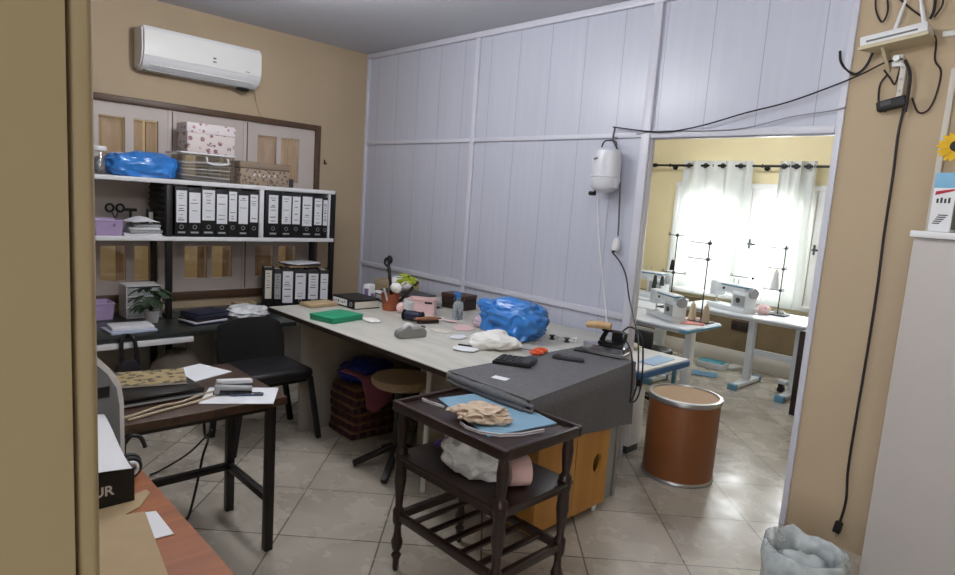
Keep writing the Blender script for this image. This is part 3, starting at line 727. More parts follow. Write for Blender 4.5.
# plywood cabinet under the cloth
CX0, CX1, CY0, CY1 = -2.04, -1.685, 2.12, 2.69
L = V((-1.86, 2.4, 0))
CB = thing('plywood_cabinet', 'yellow plywood cabinet with a round hole in its door under the grey cloth', 'cabinet', L)
m = MB(); m.box(CX0, CX1-.018, CY0, CY0+.018, .045, .765, .001); m.box(CX0, CX1-.018, CY1-.018, CY1, .045, .765, .001); m.box(CX0, CX1-.018, CY0+.018, CY1-.018, .045, .063); m.box(CX0, CX1-.018, CY0+.018, CY1-.018, .747, .765); m.box(CX0, CX0+.012, CY0+.018, CY1-.018, .063, .747)
m.build('carcass', 'ply', CB, shift=L)
ys_ = 2.41
def door_with_hole(y0, y1, z0, z1, hy, hz, rx, rz_):
    m = MB(); x0, x1 = CX1-.017, CX1
    n_ = 24; ring = [(hy+rx*math.cos(2*PI*k/n_), hz+rz_*math.sin(2*PI*k/n_)) for k in range(n_)]
    def outer(k):
        a = 2*PI*k/n_; c, s = math.cos(a), math.sin(a)
        tx = ((y1-hy)/c if c > 1e-6 else (y0-hy)/c if c < -1e-6 else 1e9); tz = ((z1-hz)/s if s > 1e-6 else (z0-hz)/s if s < -1e-6 else 1e9)
        q = min(tx, tz); return (hy+c*q, hz+s*q)
    for k in range(n_):
        a, b = ring[k], ring[(k+1) % n_]; c, d = outer(k), outer((k+1) % n_)
        pts = [a, c]
        if abs(c[0]-d[0]) > 1e-6 and abs(c[1]-d[1]) > 1e-6:
            pts.append((y1 if max(c[0], d[0]) > hy and max(c[0],d[0])>=y1-1e-6 else y0, z1 if max(c[1], d[1]) >= z1-1e-6 else z0))
        pts += [d, b]
        m.prism([(x0, p[0], p[1]) for p in pts], (x1-x0, 0, 0))
    return m
bx(CX1-.017, CX1, CY0+.001, ys_-.002, .05, .745, b=.0015).build('door', 'ply', CB, shift=L)
door_with_hole(ys_+.002, CY1-.001, .05, .745, 2.60, .28, .038, .052).build('door', 'ply', CB, shift=L)
for (x, y) in ((CX1-.03, CY0+.04), (CX1-.03, CY1-.04), (CX0+.04, CY0+.04), (CX0+.04, CY1-.04)):
    m = MB(); m.cyl((x, y, 0), (x, y, .046), .013, n=12); m.build('foot', 'white', CB, shift=L)
# grey board and aluminium upright just behind the cabinet
L = V((-1.84, 2.83, 0)); T = thing('folded_stand', 'grey upright board with an aluminium edge beside the plywood cabinet', 'stand', L)
bx(-2.03, -1.80, 2.72, 2.76, 0, .755, b=.002).build('board', 'stone_grey', T, shift=L); bx(-1.80, -1.755, 2.715, 2.88, 0, .755, b=.003).build('upright', 'light_grey', T, shift=L)
m = MB(); m.box(-1.754, -1.744, 2.86, 2.885, 0, .755, .002); m.build('edge_profile', 'alu', T, shift=L)
# grey felt cloth over the table end
L = V((-1.85, 2.35, TT)); GX0, GX1, GY0, GY1 = -2.05, -1.665, 1.87, 2.86
def cl(u, v):
    GX1 = -1.555-.135*v
    x = GX0+(GX1-GX0)*min(1, u/.62); y = GY0+(GY1-GY0)*v
    if u <= .62: return (x, y, TT+.004)
    d = (u-.62)/.38; zb = .545-.11*v; zz = TT+.004-(TT-zb)*d
    return (GX1+.012*min(1, d*5)+.006*math.sin(v*17+d*2)*d+.010*math.sin(v*7)*d-.05*d*(1-v), y+.0*d, zz)
m = MB(); m.sheet(cl, 34, 34, .004)
def bk(u, v):     # back corner drop
    return (GX1-.001+.016*math.sin(min(1,v*3)*1.5)+.01*math.sin(v*9), GY1-.004+.05*u*v+.0, TT+.002-v*(.40-.06*u))
m.sheet(lambda u, v: (-1.682-.05*u, GY1+.003+.035*math.sin(u*3.1)*v, TT+.004-v*(.32+.03*u)), 5, 10, .004)
# rolled front edge
for k, (zc, rr, yc) in enumerate(((TT-.012, .020, GY0-.006), (TT-.032, .015, GY0-.012))):
    m.tube([(GX0+.02, yc, zc+.002), (GX0+.1, yc-.006, zc), (GX0+.22, yc-.004+.004*k, zc-.001), (-1.62, yc-.004, zc), (-1.53, yc+.006, zc-.002)], [rr*.7, rr*1.0, rr*.85, rr*1.05, rr*.8, rr*.4], 10)
solo('felt_cloth', m, 'cloth_grey', 'dark grey felt cloth draped over the right end of the work table', 'cloth', L, world=True, smooth=70)

# things on the work table
Z = TT+.001; Zc = TT+.0085
def P(px, py, z=TT): return oz(px, py, z)
# ring binder lying flat, document trays, laminator
p = V((-3.66, 2.41, Z)); T = thing('lever_arch_binder', 'black binder lying flat with its white label facing out by the green box', 'binder', p, R(0)); T['group'] = 'binders on the work table'
m = MB(); m.box(-.14, .14, -.09, -.086, 0, .065, .002); m.box(-.14, .14, -.086, .12, 0, .004); m.box(-.14, .14, -.086, .12, .061, .065); m.build('cover', 'black', T)
m = MB(); m.box(-.135, .135, -.08, .115, .006, .05); m.build('pages', 'paper_warm', T)
m = MB(); m.box(-.125, .05, -.0925, -.0903, .012, .054); m.mi = 1
for k in range(6): m.box(-.115+k*.027, -.10+k*.027, -.0932, -.0925, .026+.006*(k % 2), .036+.004*(k % 3))
m.build('spine_label', ['paper', 'grey'], T); m = MB(); m.torus((.10, -.091, .032), .013, .003, 'Y', 14, 6); m.build('finger_ring', 'alu', T)
T = thing('scanner', 'grey and white flat scanner with raised lid at the far corner of the work table', 'scanner', (-3.60, 2.81, Z), R(-4))
m = MB(); m.box(-.24, .26, -.15, .15, .012, .06, .012, 3); m.build('base', 'light_grey', T)
m = MB(); m.box(-.23, .25, -.155, .10, .061, .068, .002); m.build('glass_bed', 'white', T)
m = MB(); m.box(-.2, .2, -.1, .14, .075, .085, .004); m.build('tray', 'dark_grey', T)
m = MB(); m.box(-.22, .24, -.14, .14, 0, .012); m.build('foot', 'black', T)
m = MB(); m.blob((0, 0, .05), (.11, .075, .055), .06, 2, 3, 4, 0, 0, .8); solo('cloth_roll', m, 'white', 'white rounded roll lying on the scanner', 'roll', (-3.66, 2.82, Z+.087))
T = thing('tissue_box', 'white and purple printed carton standing at the left end of the scanner', 'box', (-3.79, 2.62, Z), .3)
m = MB(); m.obox((0, 0, .06), (.06, .06, .13), b=.003); m.build('carton', 'white', T); m = MB(); m.obox((0, -.031, .07), (.035, .002, .05)); m.obox((.031, 0, .04), (.002, .035, .04)); m.build('print', mat('lilac_print', '#7d6a9a', .5), T)
m = MB(); m.obox((0, 0, .012), (.14, .22, .024), b=.003); solo('brown_folder', m, 'cardboard', 'brown cardboard folder at the left edge of the work table', 'folder', (-3.755, 2.19, Z), .1)
T = thing('cardboard_carton', 'tall brown cardboard carton standing between shelf rack and partition', 'box', (-4.12, 3.12, 0), 0); m = MB(); m.obox((0, 0, .43), (.3, .24, .86), b=.003); m.build('carton', 'cardboard', T); m = MB(); m.obox((0, -.121, .84), (.3, .001, .03)); m.build('tape', 'wire_beige', T)
# green box
g_ = (P(317, 321)+P(357, 319))/2
T = thing('card_box', 'flat green box lying near the front edge of the work table', 'box', (-3.30, 2.05, Z), R(12)); m = MB(); m.obox((0, 0, .011), (.20, .25, .022), b=.002); m.build('base', 'green', T); m = MB(); m.obox((0, 0, .029), (.206, .256, .013), b=.003); m.build('lid', 'green', T)
m = MB(); m.blob((0, 0, .006), (.07, .045, .010), .25, 4, 4, 3, 0); solo('cloth_scrap', m, 'cloth_white', 'small white cloth scrap right of the green box', 'scrap', P(371, 321)+V((0, 0, .001)))
# pen pot with scissors, fan
q = V((-3.43, 2.55, Z)); T = thing('pen_pot', 'terracotta pot crammed with tools in front of the scanner', 'pot', q)
m = MB(); m.lathe([(.05, 0), (.065, .11), (.068, .115), (.06, .115), (.055, .02), (.004, .02)], n=20); m.build('pot', 'terracotta', T)
def stick(lab, nm, cat_, base, tip, r, mt):
    d = V(tip)-V(base); m = MB(); m.cyl((0, 0, 0), d, r, n=10); return solo(nm, m, mt, lab, cat_, base)
T = thing('scissors', 'black handled scissors standing in the terracotta pot', 'scissors', q+V((-.01, .02, .05))); m = MB(); m.bar((0, 0, 0), (-.06, .02, .15), .02, .004); m.build('blade', 'dark_steel', T)
m = MB(); m.tube([(-.06, .02, .15), (-.085, .025, .22), (-.10, .03, .25)], .012, 8); m.torus((-.125, .035, .265), .026, .009, 'Y', 14, 8); m.torus((-.09, .03, .285), .022, .009, 'Y', 14, 8); m.build('handle', 'black', T)
stick('white ruler standing in the terracotta pot', 'ruler', 'ruler', q+V((.012, -.02, .03)), q+V((.06, -.1, .16)), .007, 'white')
stick('dark brush handle leaning right in the terracotta pot', 'brush', 'brush', q+V((.02, .03, .03)), q+V((.13, .13, .21)), .011, 'dark_brown')
m = MB(); m.blob((0, 0, .03), (.05, .03, .035), .2, 4, 7, 3); solo('cotton_tuft', m, 'cloth_white', 'white cotton tuft on top of the terracotta pot', 'cotton', q+V((.03, .02, .125)))
m = MB(); m.blob((0, 0, .03), (.04, .035, .04), .3, 4, 17, 3, 0); solo('ribbon_bundle', m, 'pink', 'pink ribbon bundle beside the terracotta pot', 'ribbon', V((-3.31, 2.56, Z)))
T = thing('feather_duster', 'yellow-green feather duster standing in the terracotta pot', 'duster', q+V((.0, -.01, .03)), 0)
m = MB(); m.tube([(0, 0, 0), (.01, .06, .1), (.02, .13, .17)], .006, 8); m.build('handle', 'wire_beige', T)
m = MB(); rnd = random.Random(6)
for k in range(70):
    a = rnd.uniform(0, 2*PI); d = V((.12*rnd.uniform(-1, 1), -.03*rnd.random(), .045*rnd.uniform(-.8, 1))); m.tube([(.02, .14, .18), V((.02, .14, .18))+d*.6, V((.02, .14, .18))+d+V((.0, 0, -.008))], .0045, 5)
m.build('feathers', 'lime', T)
# pink box, dark box, navy spool, white cup
T = thing('plastic_bin', 'small pink plastic bin with a slot handle beside the pen pot', 'bin', (-3.23, 2.67, Z), R(40)); m = MB(); tray_walls(m, -.09, .09, -.05, .05, 0, .105, .004); m.build('tub', 'pink', T); m = MB(); m.tube([(-.092, -.052, .105), (.092, -.052, .105), (.092, .052, .105), (-.092, .052, .105)], .004, 6, False, True); m.build('rim', 'pink', T)
m = MB(); m.obox((.05, -.0512, .085), (.05, .002, .014), b=.0008); m.build('slot', 'dark_brown', T)
T = thing('cash_box', 'dark brown wooden box against the partition behind the pink bin', 'box', (-3.30, 3.07, Z), .1); m = MB(); m.obox((0, 0, .04), (.22, .14, .08), b=.004); m.build('base', 'dark_brown', T); m = MB(); m.obox((0, 0, .094), (.226, .146, .026), b=.004); m.build('lid', mat('brown_lid', '#4a3026', .5), T)
T = thing('thread_spool', 'navy thread spool lying in front of the pink bin', 'spool', (-3.05, 2.45, Z+.035), .4)
m = MB(); m.lathe([(.02, -.06), (.031, -.05), (.033, 0), (.031, .05), (.02, .06)], n=20, mat=Matrix.Rotation(PI/2, 3, 'Y')); m.build('thread', 'navy', T)
for s in (-1, 1):
    m = MB(); m.cyl((s*.06, 0, 0), (s*.066, 0, 0), .034, n=20); m.build('flange', 'black', T)
m = MB(); m.lathe([(.028, 0), (.036, .10), (.033, .10), (.026, .006), (.003, .006)], n=20); solo('paper_cup', m, 'white', 'white paper cup between the pink bin and the navy spool', 'cup', (-3.19, 2.52, Z))
# tape dispenser with tape
T = thing('tape_dispenser', 'grey tape dispenser near the front of the work table', 'tape dispenser', (-2.70, 2.16, Z), R(80))
m = MB(); m.prism([(-.085, -.03, 0), (.085, -.03, 0), (.09, -.03, .03), (.07, -.03, .055), (.03, -.03, .05), (-.05, -.03, .052), (-.085, -.03, .04), (-.092, -.03, .018)], (0, .06, 0)); bmesh.ops.bevel(m.bm, geom=list(m.bm.edges), offset=.004, segments=2, affect='EDGES'); m.build('body', 'stone_grey', T)
m = MB(); m.torus((-.02, 0, .045), .026, .011, 'Y', 20, 8); m.build('tape_roll', 'white', T); m = MB(); m.obox((.078, 0, .056), (.008, .04, .006)); m.build('cutter', 'dark_steel', T)
T = thing('clothes_brush', 'brown wooden brush lying behind the tape dispenser', 'brush', (-2.96, 2.50, Z), R(75)); m = MB(); m.blob((0, 0, .03), (.10, .022, .012), 0, 1, 1, 3); m.build('handle', mat('brush_wood', '#8a5a3c', .45), T); m = MB(); m.obox((0, 0, .01), (.14, .03, .02)); m.build('bristles', 'dark_brown', T)
# spray bottle
T = thing('spray_bottle', 'clear blue spray bottle standing by the partition', 'bottle', (-2.98, 2.77, Z)); m = MB(); m.lathe([(.034, 0), (.036, .004), (.036, .09), (.03, .115), (.014, .13), (.013, .14)], n=20); m.build('body', 'bottle', T)
m = MB(); m.lathe([(.016, .138), (.016, .155), (.010, .16)], n=14); m.box(-.045, .022, -.011, .011, .158, .18, .004); m.bar((-.03, 0, .16), (-.042, 0, .125), .012, .006); m.build('trigger_head', mat('trigger_blue', '#3f74b0', .4), T)
# blue bag on the table
T = thing('plastic_bag', 'big shiny blue plastic bag standing full on the work table', 'bag', (-2.43, 2.72, Z), .15)
m = MB(); m.blob((0, 0, .10), (.20, .16, .122), .14, 3.0, 2, 5, 0, .2, .85); m.build('body', 'blue_plastic', T, smooth=70)
m = MB(); m.blob((-.18, -.03, .17), (.07, .05, .035), .25, 3, 8, 4, None, .15); m.build('knot', 'blue_plastic', T)
m = MB(); m.blob((0, 0, .035), (.14, .11, .06), .3, 2.2, 21, 5, 0, .16); solo('white_cloth', m, 'cloth_white', 'crumpled white cloth in front of the big blue bag', 'cloth', (-2.30, 2.42, Z), .6, smooth=70)
# scraps and papers
rnd = random.Random(11)
for k, (px, py, sx, sy, mt, lab) in enumerate(((440, 331, .16, .10, 'paper_warm', 'cream pattern scrap right of the tape dispenser'), (458, 338, .14, .09, 'paper', 'white paper scrap left of the white cloth'), (466, 350, .15, .12, 'paper', 'white card with a dark pen on it near the table front'), (464, 328, .24, .12, 'pink', 'pale pink paper scrap left of the blue bag'), (435, 320, .12, .07, 'paper', 'small white scrap behind the wooden brush'), (450, 322, .14, .05, 'pink', 'pink paper strip behind the cream scrap'), (410, 312, .10, .06, 'paper', 'white slip in front of the pen pot'))):
    m = MB(); a = rnd.random(); n_ = 7; m.prism([(sx*.5*math.cos(2*PI*q/n_+a)*rnd.uniform(.75, 1.1), sy*.6*math.sin(2*PI*q/n_+a)*rnd.uniform(.75, 1.1), .0) for q in range(n_)], (0, 0, .0025))
    solo('paper_scrap', m, mt, lab, 'paper', P(px, py)+V((0, 0, .001+.0028*(k % 3))), rnd.uniform(0, 3), 'paper scraps on the work table')
T = thing('pen', 'dark pen lying on the white card near the table front', 'pen', P(467, 348)+V((0, 0, .013)), .5); m = MB(); m.cyl((-.05, 0, 0), (.04, 0, 0), .005, n=8); m.build('barrel', 'black', T); m = MB(); m.cyl((.04, 0, 0), (.055, 0, 0), .005, .001, 8); m.build('tip', 'alu', T)
m = MB(); m.blob((0, 0, .03), (.06, .045, .04), .3, 4, 33, 4, 0, .3); solo('tissue', m, mat('pinkish', '#d9c4d0', .6), 'crumpled pale pink tissue left of the big blue bag', 'tissue', (-2.72, 2.74, Z))
# orange scissors
T = thing('scissors', 'orange handled scissors between the white cloth and the calculator', 'scissors', P(530, 353)+V((0, 0, .004)), .3)
for s in (-1, 1):
    m = MB(); m.torus((.05, s*.03, .014), .028, .010, 'Z', 14, 8); m.build('handle', 'orange', T)
m = MB(); m.bar((.03, .01, .012), (-.08, -.004, .012), .01, .003); m.bar((.03, -.01, .012), (-.08, .004, .012), .01, .003); m.build('blade', 'alu', T)
for k, (px, py, mt, lab) in enumerate(((548, 341, 'black', 'black bobbin leftmost of the small parts by the partition'), (556, 342, 'white', 'white bobbin among the small parts by the partition'), (563, 344, 'dark_grey', 'dark grey bobbin among the small parts by the partition'), (571, 344, 'white', 'white bobbin nearest the grey cloth by the partition'))):
    m = MB(); m.lathe([(.018, 0), (.018, .004), (.01, .005), (.01, .02), (.018, .021), (.018, .025)], n=14); solo('bobbin', m, mt, lab, 'bobbin', P(px, py)+V((-.02, .06, .001)), 0, 'bobbins by the partition')
# calculator with keys, phone, tag on the cloth
def Q(px, py): return oz(px, py, Zc)
T = thing('calculator', 'black desk calculator lying on the grey cloth', 'calculator', (-1.985, 2.25, Zc), R(-64)); m = MB(); m.obox((0, 0, .01), (.15, .19, .02), (R(3), 0, 0), .004); m.build('body', 'black', T); m = MB(); m.obox((0, .065, .0225), (.12, .035, .004), (R(3), 0, 0)); m.build('display', 'dark_grey', T)
for i in range(5):
    for j in range(4): bx(-.062+i*.026, -.043+i*.026, -.082+j*.03, -.062+j*.03, .012, .0225, b=.001).build('key', mat('key_grey', '#26272b', .5), T)
T = thing('remote_control', 'dark grey remote lying on the grey cloth in front of the iron', 'remote', (-1.885, 2.545, Zc), R(28)); m = MB(); m.obox((0, 0, .01), (.16, .045, .02), b=.004); m.build('body', 'dark_grey', T); m = MB(); m.obox((-.055, 0, .0205), (.03, .03, .002)); m.build('button', 'black', T)
m = MB(); m.obox((0, 0, .001), (.075, .045, .002)); solo('paper_tag', m, 'paper', 'small white tag on the front of the grey cloth', 'tag', (-1.835, 1.99, Zc), R(15))
# iron on its rest
A, B = Q(582, 350), Q(624, 358); mid = (A+B)/2; ang = math.atan2(B.y-A.y, B.x-A.x)
m = MB(); m.obox((0, 0, .004), (.26, .12, .008), b=.002); solo('iron_rest', m, 'black', 'flat black rest pad under the steam iron', 'pad', V((mid.x-.02, mid.y+.0, Zc)), ang)
T = thing('steam_iron', 'industrial steam iron with a wooden handle on the grey cloth', 'iron', V((mid.x+.01, mid.y, Zc+.0085)), ang); T.scale = (1.12, 1.12, 1.12)
sole = [(.11, -.05), (.11, .05), (.03, .055), (-.05, .04), (-.11, .008), (-.115, 0), (-.11, -.008), (-.05, -.04), (.03, -.055)]
m = MB(); m.prism([(x, y, 0) for x, y in sole], (0, 0, .012)); m.build('soleplate', 'alu', T)
m = MB(); m.prism([(x*.96, y*.94, .0125) for x, y in sole], (0, 0, .028)); m.build('heating_body', 'chrome', T)
m = MB(); m.box(-.03, .09, -.03, .03, .0415, .062, .006); m.box(.035, .10, -.028, .028, .062, .115, .008); m.bar((-.02, 0, .06), (.005, 0, .113), .016, .022); m.box(-.02, .08, -.012, .012, .106, .118, .004); m.build('frame', 'black_gloss', T)
m = MB(); m.tube([(-.10, 0, .126), (-.04, 0, .132), (.02, 0, .132)], [.017, .020, .018], 14); m.build('handle', 'handle_wood', T)
# cords of the iron
m = MB(); m.tube([oy(612, 252, 3.30), oy(620, 262, 3.29), oy(626, 276, 3.27), oy(629, 297, 3.22), ox(634, 318, -1.84), ox(638, 340, -1.72), ox(638, 372, -1.63), ox(635, 392, -1.625), ox(630, 402, -1.628)], .0045, 8)
m.tube([ox(606, 330, -1.90), ox(617, 332, -1.83), ox(628, 344, -1.72), ox(632, 358, -1.645), ox(632, 380, -1.63), ox(630, 402, -1.628)], .0045, 8)
m.tube([ox(620, 334, -1.83), ox(630, 327, -1.74), ox(641, 336, -1.655), ox(643, 358, -1.635), ox(641, 385, -1.625), ox(636, 400, -1.622), ox(630, 402, -1.628)], .0045, 8)
solo('iron_cable', m, 'black', 'black cords looping from the steam iron over the table edge', 'cable', V((-1.63, 2.9, .5)), world=True)

# under the work table
for k in range(6):
    w_ = .30-.008*((k*3) % 4); m = MB(); m.obox((0, 0, .028), (w_, .36-.01*(k % 3), .054), b=.018, seg=3)
    solo('folded_blanket', m, 'plaid', 'dark red plaid folded blanket, %s of the stack under the work table' % ['lowest', 'second from the bottom', 'third from the bottom', 'third from the top', 'second from the top', 'topmost'][k], 'blanket', (-3.32, 2.30, .001+k*.0545), .04*((k*2) % 3-1), 'plaid blankets under the work table')
m = MB(); m.blob((0, 0, .07), (.15, .19, .08), .15, 2.5, 15, 4, 0, .2); solo('plastic_bag', m, 'blue_deep', 'dark blue plastic bag on the plaid blanket stack', 'bag', (-3.36, 2.32, .33), 0, smooth=70)
def pk(u, v):
    d = u*.38-.16; y = 2.12+.20*v+.08*u
    bul = .012*math.sin(v*7+u*3)
    if d < 0: return (-3.185+d, y, .40+bul+.1*(-d))
    return (-3.185+.028+.5*bul+.02*math.sin(d*9), y-.06*d, .40-d*(1-.5*abs(v-.35)))
m = MB(); m.sheet(pk, 14, 14, .006); solo('pink_cloth', m, 'pink_cloth', 'dusty pink cloth hanging over the plaid blanket stack', 'cloth', (-3.25, 2.4, .3), world=True, smooth=70)

# stool with round wooden seat
L = V((-2.72, 2.13, 0)); T = thing('round_stool', 'stool with a round wooden seat and black star foot under the table front', 'stool', L)
SZ = .54
m = MB(); m.lathe([(.15, SZ-.05), (.168, SZ-.035), (.172, SZ-.015), (.165, SZ), (.02, SZ+.001)], n=32); m.build('seat', 'stool_wood', T)
m = MB(); m.cyl((0, 0, .1), (0, 0, SZ-.05), .035, n=16); m.cyl((0, 0, SZ-.07), (0, 0, SZ-.048), .1, n=16); m.build('column', 'dark_steel', T)
fa = oz(360, 467, 0); a0 = math.atan2(fa.y-L.y, fa.x-L.x)
for k in range(5):
    a = a0+k*2*PI/5; d = V((math.cos(a), math.sin(a), 0)); m = MB(); m.bar(d*.02+V((0, 0, .135)), d*.25+V((0, 0, .022)), .036, .03, .004); m.build('leg', 'dark_steel', T)

# ------------------------------------------------------------------ dark wooden serving trolley
CL = V((-1.635, 1.70, 0)); CT = thing('serving_trolley', 'dark wooden three tier trolley with turned legs in front of the work table', 'trolley', CL)
hx, hy = .315, .215; TOPZ = .735
def legprof():
    return [(.008, 0), (.013, .01), (.014, .05), (.022, .07), (.012, .085), (.020, .10), (.025, .13), (.016, .16), (.014, .20), (.023, .22), (.024, .27), (.015, .285), (.018, .34), (.025, .40), (.022, .47), (.026, .49), (.026, .53), (.015, .545), (.020, .59), (.023, .64), (.017, .69), (.022, .70), (.022, .705)]
for sx_ in (-1, 1):
    for sy_ in (-1, 1):
        m = MB(); m.lathe(legprof(), (sx_*(hx-.035), sy_*(hy-.035), 0), 16); m.build('leg', 'mahogany', CT)
m = MB(); m.box(-hx+.012, hx-.012, -hy+.012, hy-.012, .706, .722, .002)
for a in ((-hx, hx, -hy, -hy+.02), (-hx, hx, hy-.02, hy), (-hx, -hx+.02, -hy+.02, hy-.02), (hx-.02, hx, -hy+.02, hy-.02)): m.box(*a, .695, TOPZ, b=.004)
m.build('top_tray', 'mahogany', CT)
m = MB(); m.box(-hx+.012, hx-.012, -hy+.012, hy-.012, .498, .516, .004); m.box(-hx+.06, hx-.06, -hy+.022, -hy+.038, .47, .498); m.box(-hx+.06, hx-.06, hy-.038, hy-.022, .47, .498); m.box(hx-.044,hx-.028,-hy+.06,hy-.06,.47,.498); m.box(-hx+.028,-hx+.044,-hy+.06,hy-.06,.47,.498)
m.build('middle_shelf', 'mahogany', CT)
m = MB()
for s in (-1, 1): m.box(-hx+.03, hx-.03, s*(hy-.035)-.012, s*(hy-.035)+.012, .228, .262, .003); m.box(s*(hx-.035)-.012, s*(hx-.035)+.012, -hy+.05, hy-.05, .228, .262, .003)
m.build('bottom_frame', 'mahogany', CT)
for k in range(5):
    x = -hx+.035+(k+1)*(2*hx-.07)/6; bx(x-.013, x+.013, -hy+.046, hy-.046, .245, .257, b=.002).build('slat', 'mahogany', CT)
# things on it
tz = .7235
m = MB(); m.prism([oz(438, 399, tz), oz(470, 395, tz), oz(497, 393, tz), oz(557, 424, tz), oz(522, 431, tz), oz(488, 437, tz)], (0, 0, .004)); solo('blue_paper', m, 'blue_paper', 'blue paper sheet lying on the trolley top', 'paper', (-1.6, 1.7, tz), world=True)
m = MB(); m.blob((0, 0, .026), (.105, .07, .034), .3, 3.2, 31, 5, 0, .3); m.tube([(-.1, -.04, .035), (-.03, -.02, .052), (.03, .04, .05), (.07, .075, .03)], .006, 6)
solo('fabric_pouch', m, 'tan_cloth', 'crumpled beige fabric pouch on the blue paper', 'pouch', (-1.60, 1.64, tz+.005), R(38), smooth=70)
pts = [oz(x, y, tz) for x, y in ((422, 400), (432, 404), (444, 408))]; q2 = [oz(x, y, tz+.0045) for x, y in ((460, 423), (466, 428), (480, 433), (500, 436), (522, 435), (544, 431))]
def strip(pp, w_):
    m = MB()
    for a, b in zip(pp, pp[1:]): m.bar(a+V((0, 0, .003)), b+V((0, 0, .003)), .0035, w_)
    return m
T = thing('tape_measure', 'white and red measuring tape curling along the trolley front', 'tape measure', pts[0]); strip(q2, .011).build('band', 'white', T, shift=pts[0]); strip(q2, .003).build('stripe', 'red', T, shift=pts[0]-V((0, 0, .0008)))
solo('paper_strip', strip(pts, .013), 'white', 'white paper strip at the left end of the trolley top', 'paper', pts[0], world=True)
sz_ = .517
m = MB(); m.blob((0, 0, .085), (.145, .115, .10), .22, 2.4, 41, 5, 0, .28); m.blob((-.03, .02, .135), (.07, .03, .035), .3, 3, 44, 4, None, .3); m.blob((.07, -.03, .13), (.05, .03, .035), .3, 3, 45, 4, None, .3)
solo('plastic_bag', m, 'white_film', 'crumpled clear white plastic bag on the middle trolley shelf', 'bag', (-1.60, 1.65, sz_), .3, smooth=60)
m = MB(); m.blob((0, 0, .03), (.06, .04, .03), .3, 3, 8, 4, 0, .2); m.tube([(-.1, -.02, .012), (-.05, 0, .05), (0, .01, .05), (.05, 0, .03)], .01, 6); solo('violet_strap', m, 'violet', 'violet cloth strap on the middle trolley shelf left of the clear bag', 'strap', (-1.78, 1.70, sz_), .2, smooth=70)
T = thing('tape_roll', 'pale pink roll lying on the middle trolley shelf', 'roll', (-1.435, 1.69, sz_+.056), R(60)); m = MB(); m.lathe([(.022, -.04), (.054, -.04), (.055, -.035), (.055, .035), (.054, .04), (.022, .04), (.022, -.04)], n=28, cap=False, mat=Matrix.Rotation(PI/2, 3, 'Y')); m.build('roll', 'pink', T)

# ------------------------------------------------------------------ black chair
T = thing('office_chair', 'black padded chair with dark legs left of the work table', 'chair', (-3.56, 1.70, 0), 0)
def quad_leg(x, y, xt, yt, zt): m = MB(); m.bar((x, y, 0), (xt, yt, zt), .032, .032, .004); m.build('leg', 'black', T)
quad_leg(.20, .29, .19, .22, .41); quad_leg(.20, -.26, .19, -.2, .41); quad_leg(-.19, .30, -.17, .22, .41); quad_leg(-.16, -.24, -.16, -.2, .41)
m = MB(); m.box(-.18, .22, -.235, .235, .40, .47, .03, 4); m.build('seat', 'black_leather', T, smooth=60)
m = MB(); m.box(-.16, .19, -.2, .2, .38, .40); m.build('seat_frame', 'dark_steel', T)
def bkf(u, v):
    y = (u-.5)*.44*(1-.10*max(0, v-.55)/.45-.06*max(0, .3-v)); z = .46+.262*v-.035*(2*u-1)**4*v; x = -.155-.045*v-.03*(1-(2*u-1)**2)
    return (x, y, z)
m = MB(); m.sheet(bkf, 16, 12, .04); m.build('backrest', 'black_leather', T, smooth=60)
for s in (-1, 1):
    m = MB(); m.bar((-.165, s*.14, .42), (-.22, s*.14, .62), .03, .014, .003); m.build('back_support', 'black', T)
# grey bucket thing behind the chair
T = thing('water_bottle', 'large clear plastic bottle on the floor behind the black chair', 'bottle', (-3.72, 2.22, 0)); m = MB(); m.lathe([(.075, 0), (.085, .01), (.085, .12), (.08, .125), (.085, .13), (.085, .22), (.03, .28), (.026, .30)], n=20); m.build('body', 'clear_plastic', T); m = MB(); m.lathe([(.029, .295), (.029, .325), (.02, .33)], n=14); m.build('cap', 'navy', T)

# ------------------------------------------------------------------ walnut topped table with a black steel frame
BZ = .69; L = V((-2.65, .6, 0)); BT = thing('steel_frame_table', 'walnut topped table on a black steel frame at the left', 'table', L)
X0, X1, Y0, Y1 = -2.93, -2.325, -.3, 1.225
bx(X0, X1, Y0, Y1, BZ-.035, BZ, b=.003).build('table_top', 'walnut', BT, shift=L)
xa, xb = -2.80, -2.375
for (x, y) in ((xa, 1.185), (xb, 1.175), (xa, -.24), (xb, -.24)): bx(x-.018, x+.018, y-.018, y+.018, 0, BZ-.036, b=.002).build('leg', 'dark_steel', BT, shift=L)
bx(xa+.019, xb-.019, 1.163, 1.193, .215, .245, b=.002).build('end_rail', 'dark_steel', BT, shift=L); bx(xa+.019, xb-.019, -.255, -.225, .215, .245, b=.002).build('end_rail', 'dark_steel', BT, shift=L)
bx((xa+xb)/2-.2-.015, (xa+xb)/2-.2+.015, -.224, 1.162, .215, .245, b=.002).build('stretcher', 'dark_steel', BT, shift=L)
for x in (xa, xb): bx(x-.012, x+.012, -.221, 1.156, BZ-.062, BZ-.037, b=.002).build('apron', 'dark_steel', BT, shift=L)
def S(px, py): return oz(px, py, BZ)
Zb = BZ+.001
T = thing('laptop', 'closed black laptop on the walnut table under the magazine', 'laptop', (-2.63, .76, Zb), R(92)); m = MB(); m.box(-.19, .19, -.13, .13, .004, .018, .004); m.build('base', 'dark_grey', T); m = MB(); m.box(-.19, .19, -.13, .13, .0195, .036, .006); m.build('lid', 'black_gloss', T); m = MB(); m.box(-.185, .185, -.1315, -.129, .006, .014); m.build('edge_strip', 'light_grey', T)
m = MB(); m.box(-.186, .186, -.126, .126, 0, .004); m.build('foot', 'black', T)
